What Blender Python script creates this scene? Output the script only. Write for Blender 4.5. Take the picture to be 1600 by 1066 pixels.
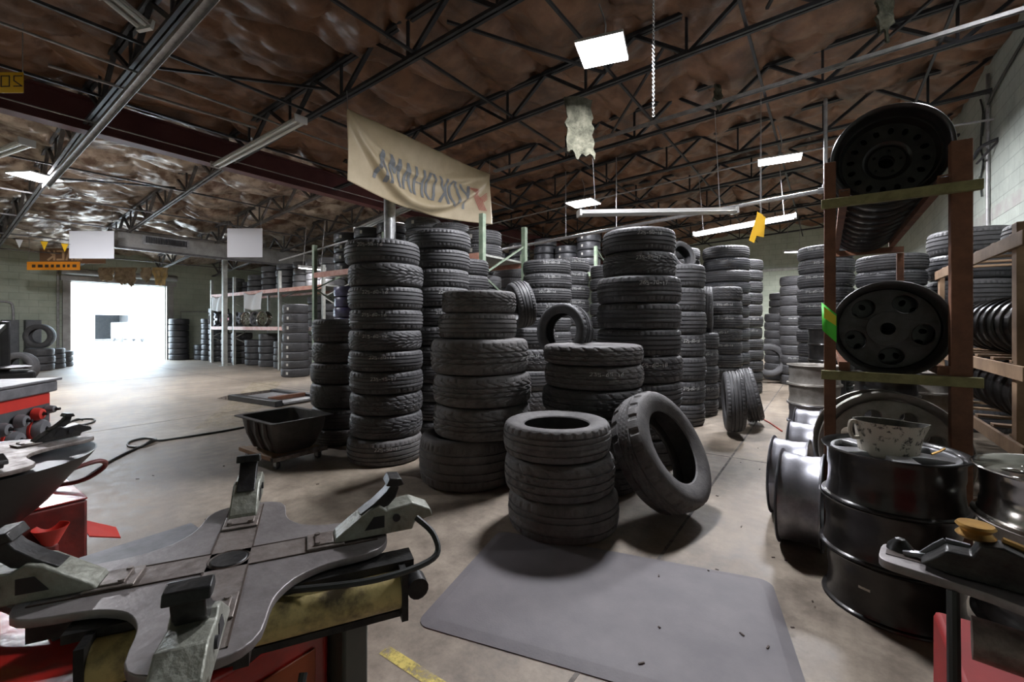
import bpy, bmesh, math, random
from mathutils import Vector, Matrix, noise
random.seed(7)
PI = math.pi
SC = bpy.context.scene
COL = SC.collection
for o in list(bpy.data.objects): bpy.data.objects.remove(o)

# ---------------------------------------------------------------- camera, world, exposure
F, HY, HC = 690.0, 508.0, 1.25            # focal length in px, horizon row, eye height
YAW = math.atan(490 / 690)                # turned left of world +Y
S_, C_ = math.sin(YAW), math.cos(YAW)
cam = bpy.data.cameras.new('camera'); cam_o = bpy.data.objects.new('camera', cam); COL.objects.link(cam_o)
cam_o.location = (0, 0, HC); cam_o.rotation_euler = (PI / 2, 0, YAW)
cam.sensor_width = 36; cam.lens = F * 36 / 1600; cam.shift_y = -(533 - HY) / 1600
cam.clip_start = 0.05; cam.clip_end = 200
SC.camera = cam_o
w = bpy.data.worlds.new('sky'); SC.world = w; w.use_nodes = True
w.node_tree.nodes['Background'].inputs[0].default_value = (0.70, 0.85, 1.0, 1)
w.node_tree.nodes['Background'].inputs[1].default_value = 12.0
SC.view_settings.view_transform = 'Standard'; SC.view_settings.look = 'None'
SC.view_settings.gamma = 1; SC.view_settings.use_curve_mapping = False
SC.view_settings.exposure = 0.6
sun = bpy.data.lights.new('sun', 'SUN'); sun.energy = 6; sun.angle = 0.02
sun_o = bpy.data.objects.new('sun', sun); COL.objects.link(sun_o); sun_o.location = (-30, 0, 20); sun_o.rotation_euler = (math.radians(40), math.radians(12), 0)
door_l = bpy.data.lights.new('door_daylight', 'AREA'); door_l.shape = 'RECTANGLE'; door_l.size = 2.5; door_l.size_y = 2.5; door_l.energy = 1
door_l.cycles.is_portal = True
door_lo = bpy.data.objects.new('door_daylight', door_l); COL.objects.link(door_lo); door_lo.location = (-19.5, 4.5, 1.3); door_lo.rotation_euler = (0, -PI / 2, 0)

def ray(px, py):
    r = (px - 800) / F
    return (-S_ + r * C_, C_ + r * S_, (HY - py) / F)
def at_t(px, py, t): x, y, u = ray(px, py); return Vector((x * t, y * t, HC + u * t))
def at_z(px, py, z=0.0): x, y, u = ray(px, py); t = (z - HC) / u; return Vector((x * t, y * t, z))
def at_x(px, py, X): x, y, u = ray(px, py); t = X / x; return Vector((X, y * t, HC + u * t))
def at_y(px, py, Y): x, y, u = ray(px, py); t = Y / y; return Vector((x * t, Y, HC + u * t))

# ---------------------------------------------------------------- materials
def mat(name, col, rough=.6, metal=0., col2=None, scale=6., bump=0., bscale=None, lo=.35, hi=.65, detail=6, spec=.5, coat=0, obj=True, rough2=None, trans=0):
    m = bpy.data.materials.new(name); m.use_nodes = True; nt = m.node_tree; N = nt.nodes; L = nt.links
    b = N['Principled BSDF']; b.inputs['Base Color'].default_value = (*col, 1); b.inputs['Roughness'].default_value = rough
    b.inputs['Metallic'].default_value = metal; b.inputs['Specular IOR Level'].default_value = spec; b.inputs['Coat Weight'].default_value = coat
    tc = N.new('ShaderNodeTexCoord'); src = tc.outputs['Object']
    if col2 is not None:
        n = N.new('ShaderNodeTexNoise'); n.inputs['Scale'].default_value = scale; n.inputs['Detail'].default_value = detail; n.inputs['Roughness'].default_value = .65
        r = N.new('ShaderNodeValToRGB'); r.color_ramp.elements[0].position = lo; r.color_ramp.elements[1].position = hi
        r.color_ramp.elements[0].color = (*col, 1); r.color_ramp.elements[1].color = (*col2, 1)
        L.new(src, n.inputs['Vector']); L.new(n.outputs['Fac'], r.inputs[0]); L.new(r.outputs[0], b.inputs['Base Color'])
        if rough2 is not None:
            mr = N.new('ShaderNodeMapRange'); mr.inputs[1].default_value = lo; mr.inputs[2].default_value = hi; mr.inputs[3].default_value = rough; mr.inputs[4].default_value = rough2
            L.new(n.outputs['Fac'], mr.inputs[0]); L.new(mr.outputs[0], b.inputs['Roughness'])
    if bump:
        n2 = N.new('ShaderNodeTexNoise'); n2.inputs['Scale'].default_value = bscale or scale * 4; n2.inputs['Detail'].default_value = 5
        bp = N.new('ShaderNodeBump'); bp.inputs['Strength'].default_value = bump; bp.inputs['Distance'].default_value = .02
        L.new(src, n2.inputs['Vector']); L.new(n2.outputs['Fac'], bp.inputs['Height']); L.new(bp.outputs[0], b.inputs['Normal'])
    return m
def emis(name, col, s):
    m = mat(name, col, .4); b = m.node_tree.nodes['Principled BSDF']
    b.inputs['Emission Color'].default_value = (*col, 1); b.inputs['Emission Strength'].default_value = s; return m
M = {}
M['rubber'] = mat('rubber', (.042, .041, .043), .58, col2=(.068, .066, .067), scale=9, bump=.08, bscale=120)
M['rubber_dusty'] = mat('rubber_dusty', (.07, .066, .065), .7, col2=(.12, .112, .108), scale=14, bump=.15, bscale=90)
M['rubber_new'] = mat('rubber_new', (.03, .03, .033), .42, col2=(.046, .046, .05), scale=7)
M['chalk'] = mat('tire_crayon', (.5, .5, .48), .9)
M['label'] = mat('paper_label', (.62, .6, .55), .8, col2=(.4, .38, .34), scale=40)
M['black_steel'] = mat('black_painted_steel', (.014, .013, .013), .3, .35, (.035, .032, .03), 10, .05, 30, coat=.3)
M['silver'] = mat('silver_alloy', (.36, .36, .39), .34, .9, (.2, .2, .22), 8, rough2=.45)
M['face_silver'] = mat('painted_silver_face', (.42, .42, .43), .35, .4, (.34, .34, .35), 6)
M['dull_silver'] = mat('dull_silver', (.36, .34, .31), .5, .55, (.2, .18, .155), 8, .1)
M['dark_alloy'] = mat('dark_alloy_back', (.1, .1, .1), .45, .6, (.05, .048, .045), 9, .08)
M['chrome'] = mat('chrome', (.6, .57, .53), .16, 1., (.42, .4, .37), 5)
M['brown_post'] = mat('rust_brown_steel', (.125, .05, .028), .62, .1, (.22, .095, .05), 9, .12)
M['olive_wood'] = mat('olive_painted_wood', (.27, .25, .11), .7, 0, (.17, .15, .06), 14, .15)
M['wood'] = mat('raw_lumber', (.36, .235, .14), .75, 0, (.23, .145, .085), 5, .1)
M['insulation'] = mat('kraft_insulation', (.25, .125, .068), .42, 0, (.075, .036, .02), 1.6, .9, 5, lo=.36, hi=.66)
M['insulation_lit'] = mat('light_painted_kraft_insulation', (.5, .41, .33), .34, .25, (.12, .068, .042), 2.4, .9, 5, lo=.42, hi=.6)  # brown facing with door and floor light painted in as pale patches
M['fluff'] = mat('torn_fibreglass', (.11, .105, .075), .95, 0, (.035, .035, .022), 9, .8)
M['fluff_tan'] = mat('torn_tan_fibreglass', (.42, .33, .23), .95, 0, (.2, .15, .1), 7, .8)
M['fluff_gold'] = mat('torn_golden_fibreglass', (.62, .42, .16), .95, 0, (.32, .24, .14), 7, .8)
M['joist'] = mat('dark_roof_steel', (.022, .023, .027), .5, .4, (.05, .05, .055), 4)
M['joist_pale'] = mat('pale_roof_steel', (.17, .16, .16), .5, .4, (.07, .065, .065), 4)  # paler roof steel, used left of the maroon beam
M['red_beam'] = mat('maroon_beam', (.085, .022, .024), .6, 0, (.12, .036, .036), 2.5)
M['galv'] = mat('galvanized', (.42, .42, .42), .42, .7, (.25, .25, .25), 12, .05)
M['pipe'] = mat('grey_pipe', (.38, .37, .37), .4, .3, (.24, .23, .23), 10)
M['duct'] = mat('duct_metal', (.36, .35, .33), .5, .3, (.22, .21, .2), 3, .05)
M['dark'] = mat('black_plastic', (.012, .012, .013), .45, 0, (.025, .025, .026), 8)
M['tub'] = mat('black_tub_plastic', (.035, .034, .033), .5, 0, (.065, .06, .056), 12, .1)
M['red'] = mat('red_enamel', (.42, .018, .013), .25, 0, (.2, .012, .01), 7, .06, 40, coat=.5)
M['red_clean'] = mat('red_paint', (.62, .05, .035), .4, 0, (.5, .035, .03), 5)
M['red_deep'] = mat('deep_red_paint', (.3, .01, .01), .55, 0, (.2, .008, .008), 5, spec=.3)
M['red_dirty'] = mat('dirty_red', (.24, .03, .024), .5, 0, (.06, .022, .02), 6, .1)
M['orange_panel'] = mat('orange_panel', (.33, .07, .012), .45, 0, (.2, .035, .01), 5, .1)
M['green_dark'] = mat('dark_green_panel', (.035, .042, .036), .4, 0, (.06, .062, .05), 6)
M['plate'] = mat('worn_turntable_steel', (.33, .305, .3), .42, .5, (.21, .19, .188), 13, .07, 60, rough2=.52)
M['rail'] = mat('greasy_rail_steel', (.34, .3, .275), .42, .6, (.16, .13, .115), 22, .12, 60, rough2=.6)
M['clamp_white'] = mat('chipped_white_clamp', (.36, .37, .32), .42, .25, (.2, .2, .16), 18, .2)
M['clamp_dark'] = mat('black_clamp', (.018, .018, .019), .38, .4, (.05, .048, .045), 20, .1)
M['cyl_yellow'] = mat('grimy_yellow_cylinder', (.6, .48, .2), .5, .05, (.1, .075, .04), 11, .1, lo=.52, hi=.7)
M['brass'] = mat('brass_roller', (.55, .31, .08), .35, .8, (.3, .17, .06), 20)
M['cabinet_gray'] = mat('grey_metal_panel', (.08, .085, .09), .5, .2, (.12, .12, .125), 6)
M['tray_gray'] = mat('grey_tray', (.22, .22, .23), .5, .1, (.12, .12, .13), 12)
M['bucket'] = mat('dirty_white_bucket', (.5, .46, .38), .6, 0, (.06, .055, .045), 45, .1, lo=.54, hi=.62)
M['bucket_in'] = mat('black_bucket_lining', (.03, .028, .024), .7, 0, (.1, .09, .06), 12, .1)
M['mat'] = mat('grey_rubber_mat', (.125, .115, .122), .62, 0, (.165, .15, .155), 4, .05, 120)
M['banner'] = mat('beige_vinyl', (.6, .49, .32), .45, 0, (.5, .4, .25), 3)
M['letter_gray'] = mat('grey_print', (.23, .24, .25), .5)
M['letter_red'] = mat('red_print', (.5, .06, .055), .5)
M['white_board'] = mat('white_board', (.62, .62, .65), .6)
M['yellow'] = mat('yellow_card', (.8, .46, .015), .6)
M['orange'] = mat('orange_sign', (.95, .33, .01), .6)
M['ink'] = mat('dark_ink', (.05, .03, .02), .7)
M['brown_sign'] = mat('brown_sign', (.2, .11, .06), .6)
M['tan'] = mat('tan_print', (.62, .43, .26), .6)
M['rack_orange'] = mat('rack_orange', (.42, .14, .09), .5, 0, (.55, .3, .22), 8)
M['rack_green'] = mat('rack_green', (.16, .22, .15), .5, .2, (.28, .33, .24), 14)
M['rack_grey'] = mat('rack_grey', (.42, .42, .38), .5, .2, (.26, .26, .23), 8)
M['tag_green'] = mat('neon_green_label', (.1, .72, .06), .5)
M['tag_yellow'] = mat('yellow_label', (.85, .75, .04), .5)
M['hose'] = mat('dark_hose', (.03, .032, .03), .5)
M['hose_red'] = mat('red_hose', (.32, .04, .025), .5)
M['hose_dull'] = mat('dull_red_hose', (.16, .045, .04), .5)
M['glass_tube'] = mat('unlit_tube', (.66, .66, .64), .3)
M['lamp_white'] = mat('lamp_reflector', (.55, .54, .52), .4, .2)
M['cloth'] = mat('white_sheet', (.6, .6, .6), .8)
M['purple'] = mat('purple_wrap', (.07, .06, .15), .35, 0, (.035, .035, .05), 3)
M['wheel_red'] = mat('red_wheel_face', (.5, .03, .05), .35)
M['van_white'] = mat('white_car_paint', (.75, .76, .78), .3)
M['outside_wall'] = mat('white_stucco', (.8, .8, .8), .9)
M['asphalt'] = mat('pale_concrete_yard', (.75, .75, .74), .9)
M['led'] = emis('led_diffuser', (.93, .93, 1.0), 14)
M['tube_on'] = emis('lit_tube', (.95, .95, 1.0), 9)

# ---------------------------------------------------------------- mesh helpers
class MB:
    def __init__(s): s.v = []; s.f = []; s.uv = None
    def add(s, vs, fs, mtx=None):
        k = len(s.v)
        s.v += [tuple(mtx @ Vector(p)) if mtx is not None else tuple(p) for p in vs]
        s.f += [tuple(i + k for i in f) for f in fs]; return s
    def box(s, x0, x1, y0, y1, z0, z1, mtx=None):
        v = [(x, y, z) for x in (x0, x1) for y in (y0, y1) for z in (z0, z1)]
        return s.add(v, [(0, 1, 3, 2), (4, 6, 7, 5), (0, 4, 5, 1), (2, 3, 7, 6), (0, 2, 6, 4), (1, 5, 7, 3)], mtx)
    def prism(s, poly, d0, d1, mtx=None):      # polygon in XY extruded in Z
        n = len(poly); v = [(x, y, d0) for x, y in poly] + [(x, y, d1) for x, y in poly]
        f = [tuple(range(n))[::-1], tuple(range(n, 2 * n))] + [(i, (i + 1) % n, n + (i + 1) % n, n + i) for i in range(n)]
        return s.add(v, f, mtx)
    def tube(s, pts, r, n=8, cap=True):
        pts = [Vector(p) for p in pts]; m = len(pts); vs = []; fs = []; up = None
        for i, p in enumerate(pts):
            d = (pts[min(i + 1, m - 1)] - pts[max(i - 1, 0)]).normalized()
            if up is None:
                up = Vector((0, 0, 1)) if abs(d.z) < .9 else Vector((1, 0, 0))
            a = (up - d * up.dot(d)).normalized(); up = a; b = d.cross(a)
            rr = r[i] if isinstance(r, (list, tuple)) else r
            for k in range(n):
                t = 2 * PI * k / n; vs.append(p + (a * math.cos(t) + b * math.sin(t)) * rr)
        for i in range(m - 1):
            for k in range(n): fs.append((i * n + k, i * n + (k + 1) % n, (i + 1) * n + (k + 1) % n, (i + 1) * n + k))
        if cap: fs.append(tuple(range(n))[::-1]); fs.append(tuple((m - 1) * n + k for k in range(n)))
        return s.add(vs, fs)
    def bar(s, a, b, wd, ht, up=Vector((0, 0, 1))):
        a = Vector(a); b = Vector(b); d = (b - a).normalized()
        if abs(d.dot(up)) > .98: up = Vector((1, 0, 0))
        sd = d.cross(up).normalized(); u = sd.cross(d)
        v = [p + sd * (x * wd / 2) + u * (y * ht / 2) for p in (a, b) for x, y in ((-1, -1), (1, -1), (1, 1), (-1, 1))]
        return s.add(v, [(3, 2, 1, 0), (4, 5, 6, 7)] + [(i, (i + 1) % 4, 4 + (i + 1) % 4, 4 + i) for i in range(4)])
    def lathe(s, prof, n=48, closed=False, mtx=None, a0=0, a1=2 * PI):
        m = len(prof); full = abs(a1 - a0 - 2 * PI) < 1e-6; cols = n if full else n + 1
        vs = []; fs = []
        for i in range(cols):
            t = a0 + (a1 - a0) * i / n
            for r, z in prof: vs.append((r * math.cos(t), r * math.sin(t), z))
        for i in range(n):
            j = (i + 1) % cols
            for k in range(m if closed else m - 1):
                q = (k + 1) % m; fs.append((i * m + k, j * m + k, j * m + q, i * m + q))
        return s.add(vs, fs, mtx)
    def mesh(s, name, material=None, smooth=True, angle=32):
        me = bpy.data.meshes.new(name); me.from_pydata(s.v, [], s.f); me.validate()
        bm = bmesh.new(); bm.from_mesh(me); bmesh.ops.recalc_face_normals(bm, faces=bm.faces); bm.to_mesh(me); bm.free()
        if material: me.materials.append(M[material] if isinstance(material, str) else material)
        if smooth:
            for p in me.polygons: p.use_smooth = True
            me.set_sharp_from_angle(angle=math.radians(angle))
        return me
def link(name, me, parent=None, loc=None, rot=None, scale=None):
    o = bpy.data.objects.new(name, me); COL.objects.link(o)
    if parent: o.parent = parent
    if loc is not None: o.location = loc
    if rot is not None: o.rotation_euler = rot
    if scale is not None: o.scale = scale
    return o
def part(name, mb, material, parent, bevel=0, smooth=True, label=None, angle=32):
    o = link(name, mb.mesh(name, material, smooth, angle), parent)
    if bevel:
        b = o.modifiers.new('bevel', 'BEVEL'); b.width = bevel; b.segments = 2; b.limit_method = 'ANGLE'
    if label: o['label'] = label
    return o
def tag(o, label, cat, group=None, kind=None):
    o['label'] = label; o['category'] = cat
    if group: o['group'] = group
    if kind: o['kind'] = kind
    return o
def thing(name, label, cat, loc=(0, 0, 0), rot=(0, 0, 0), group=None):
    o = bpy.data.objects.new(name, None); COL.objects.link(o); o.location = loc; o.rotation_euler = rot; o.empty_display_size = .1
    return tag(o, label, cat, group)
def single(name, mb, material, label, cat, group=None, bevel=0, loc=None, rot=None, smooth=True, kind=None):
    o = part(name, mb, material, None, bevel, smooth); tag(o, label, cat, group, kind)
    if loc is not None: o.location = loc
    if rot is not None: o.rotation_euler = rot
    return o
def struct(name, mb, material, smooth=False, bevel=0):
    o = part(name, mb, material, None, bevel, smooth); o['kind'] = 'structure'; return o
def copy_tree(o, parent=None):
    c = o.copy(); COL.objects.link(c); c.parent = parent
    for ch in list(o.children): copy_tree(ch, c)
    return c
def plate(polys, depth, bevel=0.0, res=1):
    """flat plate with holes, as MB: polys[0] outer, others holes"""
    cu = bpy.data.curves.new('tmp', 'CURVE'); cu.dimensions = '2D'; cu.fill_mode = 'BOTH'; cu.extrude = depth / 2 - bevel; cu.bevel_depth = bevel; cu.bevel_resolution = res; cu.offset = -bevel
    for pl in polys:
        sp = cu.splines.new('POLY'); sp.points.add(len(pl) - 1)
        for q, (x, y) in zip(sp.points, pl): q.co = (x, y, 0, 1)
        sp.use_cyclic_u = True
    ob = bpy.data.objects.new('tmp', cu); COL.objects.link(ob)
    dg = bpy.context.evaluated_depsgraph_get(); me = ob.evaluated_get(dg).to_mesh()
    mb = MB(); mb.v = [tuple(v.co) for v in me.vertices]; mb.f = [tuple(p.vertices) for p in me.polygons]
    ob.evaluated_get(dg).to_mesh_clear(); bpy.data.objects.remove(ob); bpy.data.curves.remove(cu)
    return mb
def circ(cx, cy, r, n=24, sx=1, sy=1, rot=0): 
    return [(cx + r * sx * math.cos(t) * math.cos(rot) - r * sy * math.sin(t) * math.sin(rot), cy + r * sx * math.cos(t) * math.sin(rot) + r * sy * math.sin(t) * math.cos(rot)) for t in [2 * PI * i / n for i in range(n)]]
def smoothp(pts, k=4, closed=False):
    P = [Vector(p) for p in pts]; n = len(P); out = []
    for i in range(n if closed else n - 1):
        p0 = P[(i - 1) % n] if closed or i > 0 else P[0]; p1 = P[i]; p2 = P[(i + 1) % n]; p3 = P[(i + 2) % n] if closed or i + 2 < n else P[-1]
        for j in range(k):
            t = j / k
            out.append(.5 * ((2 * p1) + (p2 - p0) * t + (2 * p0 - 5 * p1 + 4 * p2 - p3) * t * t + (3 * p1 - p0 - 3 * p2 + p3) * t ** 3))
    if not closed: out.append(P[-1])
    return out

# stroke lettering, glyphs on a 1 x 2 box
G = {'0': [[(0, 0), (1, 0), (1, 2), (0, 2), (0, 0)]], '1': [[(.2, 1.6), (.5, 2), (.5, 0)]], '2': [[(0, 2), (1, 2), (1, 1.1), (0, 0), (1, 0)]], '3': [[(0, 2), (1, 2), (.4, 1.1), (1, 1), (1, 0), (0, 0)]],
     '4': [[(0, 2), (0, 1), (1, 1)], [(.8, 2), (.8, 0)]], '5': [[(1, 2), (0, 2), (0, 1.1), (1, 1.1), (1, 0), (0, 0)]], '6': [[(1, 2), (0, 1), (0, 0), (1, 0), (1, 1), (0, 1)]], '7': [[(0, 2), (1, 2), (.3, 0)]],
     '8': [[(0, 0), (1, 0), (1, 1), (0, 1), (0, 2), (1, 2), (1, 1)], [(0, 1), (0, 0)]], '9': [[(1, 1), (0, 1), (0, 2), (1, 2), (1, 0)]], '-': [[(.1, 1), (.9, 1)]], '/': [[(0, 0), (1, 2)]], ' ': [],
     'A': [[(0, 0), (.5, 2), (1, 0)], [(.2, .8), (.8, .8)]], 'B': [[(0, 0), (0, 2), (.9, 2), (.9, 1.1), (0, 1.1)], [(.9, 1.1), (1, .9), (1, 0), (0, 0)]], 'C': [[(1, 2), (0, 2), (0, 0), (1, 0)]], 'K': [[(0, 0), (0, 2)], [(1, 2), (0, 1), (1, 0)]],
     'Y': [[(0, 2), (.5, 1), (1, 2)], [(.5, 1), (.5, 0)]], 'O': [[(.3, 0), (.7, 0), (1, .5), (1, 1.5), (.7, 2), (.3, 2), (0, 1.5), (0, .5), (.3, 0)]], 'H': [[(0, 0), (0, 2)], [(1, 0), (1, 2)], [(0, 1), (1, 1)]],
     'M': [[(0, 0), (0, 2), (.5, .9), (1, 2), (1, 0)]]}
def strokes(text, fn, w, h, gap, sw, mb=None, sub=3, mirror=False):
    """ribbon letters; fn(u,v) -> 3D point; mirror writes right to left"""
    mb = mb or MB(); x = 0.0
    for ch in text:
        for pl in G[ch]:
            for (a, b) in zip(pl, pl[1:]):
                A = Vector((x + a[0] * w, a[1] * h / 2)); B = Vector((x + b[0] * w, b[1] * h / 2))
                d = (B - A).normalized(); nn = Vector((-d.y, d.x)) * sw / 2; A = A - d * sw / 2; B = B + d * sw / 2
                vs = []
                for i in range(sub + 1):
                    p = A.lerp(B, i / sub)
                    for q in (p + nn, p - nn): vs.append(fn(-q.x if mirror else q.x, q.y))
                mb.add(vs, [(2 * i, 2 * i + 1, 2 * i + 3, 2 * i + 2) for i in range(sub)])
        x += w + gap
    return mb

# ---------------------------------------------------------------- setting
XR, XL, YB, YF = 1.95, -19.4, 20.0, -3.0
XB = -8.55                                     # maroon beam
def zj(x, y):                                  # underside of the roof joists
    z = 4.45 + .045 * x + .008 * (y - 4)
    if x < XB: z += .045 * (x - XB)
    return z
def concrete():
    m = mat('concrete_floor', (.3, .28, .25), .5); nt = m.node_tree; N = nt.nodes; L = nt.links; b = N['Principled BSDF']
    tc = N.new('ShaderNodeTexCoord')
    def noise_(sc, det, mp=None):
        n = N.new('ShaderNodeTexNoise'); n.inputs['Scale'].default_value = sc; n.inputs['Detail'].default_value = det; n.inputs['Roughness'].default_value = .7
        if mp:
            q = N.new('ShaderNodeMapping'); q.inputs['Scale'].default_value = mp; q.inputs['Rotation'].default_value = (0, 0, .6); L.new(tc.outputs['Object'], q.inputs[0]); L.new(q.outputs[0], n.inputs['Vector'])
        else: L.new(tc.outputs['Object'], n.inputs['Vector'])
        return n
    def ramp(n, p0, c0, p1, c1):
        r = N.new('ShaderNodeValToRGB'); r.color_ramp.elements[0].position = p0; r.color_ramp.elements[1].position = p1
        r.color_ramp.elements[0].color = (*c0, 1); r.color_ramp.elements[1].color = (*c1, 1); L.new(n.outputs['Fac'], r.inputs[0]); return r
    def mix(a, bb, f, mode='MULTIPLY'):
        x = N.new('ShaderNodeMixRGB'); x.blend_type = mode
        if isinstance(f, float): x.inputs[0].default_value = f
        else: L.new(f, x.inputs[0])
        L.new(a, x.inputs[1])
        if isinstance(bb, tuple): x.inputs[2].default_value = (*bb, 1)
        else: L.new(bb, x.inputs[2])
        return x.outputs[0]
    n1 = noise_(.9, 8); c = ramp(n1, .32, (.19, .155, .12), .66, (.37, .315, .25)).outputs[0]
    n2 = noise_(7, 9); c = mix(c, ramp(n2, .35, (.5, .47, .45), .62, (1.08, 1.06, 1.03)).outputs[0], .85)
    n3 = noise_(1.7, 6, (1, .35, 1)); c = mix(c, ramp(n3, .5, (1, 1, 1), .72, (.55, .54, .55)).outputs[0], .7)
    n4 = noise_(60, 3); c = mix(c, ramp(n4, .3, (.75, .75, .75), .5, (1, 1, 1)).outputs[0], .5)
    L.new(c, b.inputs['Base Color'])
    r = N.new('ShaderNodeMapRange'); r.inputs[1].default_value = .3; r.inputs[2].default_value = .7; r.inputs[3].default_value = .42; r.inputs[4].default_value = .68; L.new(n2.outputs['Fac'], r.inputs[0]); L.new(r.outputs[0], b.inputs['Roughness'])
    bp = N.new('ShaderNodeBump'); bp.inputs['Strength'].default_value = .25; bp.inputs['Distance'].default_value = .01; L.new(n2.outputs['Fac'], bp.inputs['Height']); L.new(bp.outputs[0], b.inputs['Normal'])
    return m
M['concrete'] = concrete()
def blocks(name, c1, c2, sc=1.0, swap=False):
    m = mat(name, c1, .75); nt = m.node_tree; N = nt.nodes; L = nt.links; b = N['Principled BSDF']
    tc = N.new('ShaderNodeTexCoord'); sx = N.new('ShaderNodeSeparateXYZ'); cx = N.new('ShaderNodeCombineXYZ'); L.new(tc.outputs['Object'], sx.inputs[0])
    ad = N.new('ShaderNodeMath'); ad.operation = 'ADD'; L.new(sx.outputs[0], ad.inputs[0]); L.new(sx.outputs[1], ad.inputs[1]); L.new(ad.outputs[0], cx.inputs[0]); L.new(sx.outputs[2], cx.inputs[1])
    br = N.new('ShaderNodeTexBrick'); br.inputs['Scale'].default_value = 1; br.inputs['Brick Width'].default_value = .4; br.inputs['Row Height'].default_value = .2; br.inputs['Mortar Size'].default_value = .008
    br.inputs['Color1'].default_value = (1, 1, 1, 1); br.inputs['Color2'].default_value = (.94, .94, .94, 1); br.inputs['Mortar'].default_value = (.74, .74, .74, 1); L.new(cx.outputs[0], br.inputs[0])
    n = N.new('ShaderNodeTexNoise'); n.inputs['Scale'].default_value = 1.1; n.inputs['Detail'].default_value = 9; n.inputs['Roughness'].default_value = .7; L.new(tc.outputs['Object'], n.inputs['Vector'])
    r = N.new('ShaderNodeValToRGB'); r.color_ramp.elements[0].position = .36; r.color_ramp.elements[1].position = .58; r.color_ramp.elements[0].color = (*c2, 1); r.color_ramp.elements[1].color = (*c1, 1); L.new(n.outputs['Fac'], r.inputs[0])
    mx = N.new('ShaderNodeMixRGB'); mx.blend_type = 'MULTIPLY'; mx.inputs[0].default_value = 1; L.new(r.outputs[0], mx.inputs[1]); L.new(br.outputs['Color'], mx.inputs[2]); L.new(mx.outputs[0], b.inputs['Base Color'])
    bp = N.new('ShaderNodeBump'); bp.inputs['Strength'].default_value = .4; bp.inputs['Distance'].default_value = .01; L.new(br.outputs['Color'], bp.inputs['Height']); L.new(bp.outputs[0], b.inputs['Normal'])
    return m
M['green_block'] = blocks('green_painted_block', (.47, .51, .42), (.36, .4, .32))
M['right_block'] = blocks('grey_green_block', (.42, .455, .405), (.3, .325, .29))
M['dado'] = mat('worn_grey_band', (.3, .285, .27), .8, 0, (.36, .38, .34), 5)

struct('floor', MB().box(XL - .3, XR + .2, YF, YB, -.2, 0), 'concrete')
struct('wall_right', MB().box(XR, XR + .2, YF, YB, 0, 5.6), 'right_block')
struct('wall_back', MB().box(XL - .3, XR, YB, YB + .2, 0, 5.6), 'green_block')
struct('wall_front', MB().box(XL - .3, XR + .2, YF - .2, YF, 0, 5.6), 'green_block')
DY0, DY1, DZ = 3.3, 5.73, 2.62
mb = MB(); mb.box(XL - .3, XL, YF, DY0, 0, 5.4); mb.box(XL - .3, XL, DY1, YB, 0, 5.4); mb.box(XL - .3, XL, DY0, DY1, DZ, 5.4)
struct('wall_left', mb, 'green_block')
mb = MB()
for k, (y0, y1) in enumerate(((5.3, 9.6), (9.6, 15))): mb.box(XR - .004, XR - .001, y0, y1, 2.75, 2.93)
for y in (7.0, 9.3, 11.6): mb.box(XR - .004, XR - .001, y, y + .16, 2.2, 2.75)
struct('trim_1', mb, 'dado')
struct('trim_2', MB().box(XL, XR, YB - .06, YB, 3.35, 3.45), 'rack_grey')
# door frame and roller housing
mb = MB(); mb.box(XL, XL + .12, DY0 - .2, DY0 - .02, 0, DZ + .1); mb.box(XL, XL + .12, DY1 + .02, DY1 + .22, 0, DZ + .1); mb.box(XL, XL + .16, DY0 - .25, DY1 + .3, DZ + .02, DZ + .18)
mb.tube([(XL + .2, DY0 - .25, DZ + .3), (XL + .2, DY1 + .3, DZ + .3)], .1, 16)
struct('door_1', mb, 'duct')
# roof: deck and billowing paper-faced insulation
def ceiling():
    nx, ny = 420, 420; vs = []; fs = []
    x0, x1, y0, y1 = XL - .1, XR + .02, YF, YB
    for j in range(ny + 1):
        for i in range(nx + 1):
            x = x0 + (x1 - x0) * i / nx; y = y0 + (y1 - y0) * j / ny
            base = zj(x, y) + .66
            wx_ = x + .22 * noise.noise(Vector((x * .8, y * .8, 1))); wy_ = y + .3 * noise.noise(Vector((x * .7, y * .7, 7)))
            d, _p = noise.voronoi(Vector((wx_ * .95, wy_ * .62, 0)), distance_metric='DISTANCE')
            pillow = min(1.0, (d[1] - d[0]) * 1.6) ** .55
            d2, _p = noise.voronoi(Vector((wx_ * 2.3, wy_ * 1.5, 4)), distance_metric='DISTANCE')
            small = min(1.0, (d2[1] - d2[0]) * 1.8) ** .6
            n1 = noise.noise(Vector((x * .45, y * .45, 0))); n3 = abs(noise.noise(Vector((x * 6.5, y * 3.5, 9))))
            z = base - .24 * pillow - .07 * small - .1 * n1 - .06 * n3
            vs.append((x, y, max(z, zj(x, y) + .1)))
    for j in range(ny):
        for i in range(nx):
            a = j * (nx + 1) + i; fs.append((a, a + 1, a + nx + 2, a + nx + 1))
    mb = MB(); mb.v = vs; mb.f = fs
    me = mb.mesh('ceiling', 'insulation', True, 60); me.materials.append(M['insulation_lit'])
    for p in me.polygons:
        if p.center.x < XB: p.material_index = 1  # left of the beam the brightness is put into the colour
    o = link('ceiling', me); o['kind'] = 'structure'; return o
ceiling()
mb = MB(); mb.add([(XL - .3, YF, 4.55), (XB, YF, 4.95), (XR + .2, YF, 5.5), (XR + .2, YB, 5.65), (XB, YB, 5.2), (XL - .3, YB, 4.7)], [(0, 1, 4, 5), (1, 2, 3, 4)])
struct('trim_3', mb, 'joist')
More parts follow.
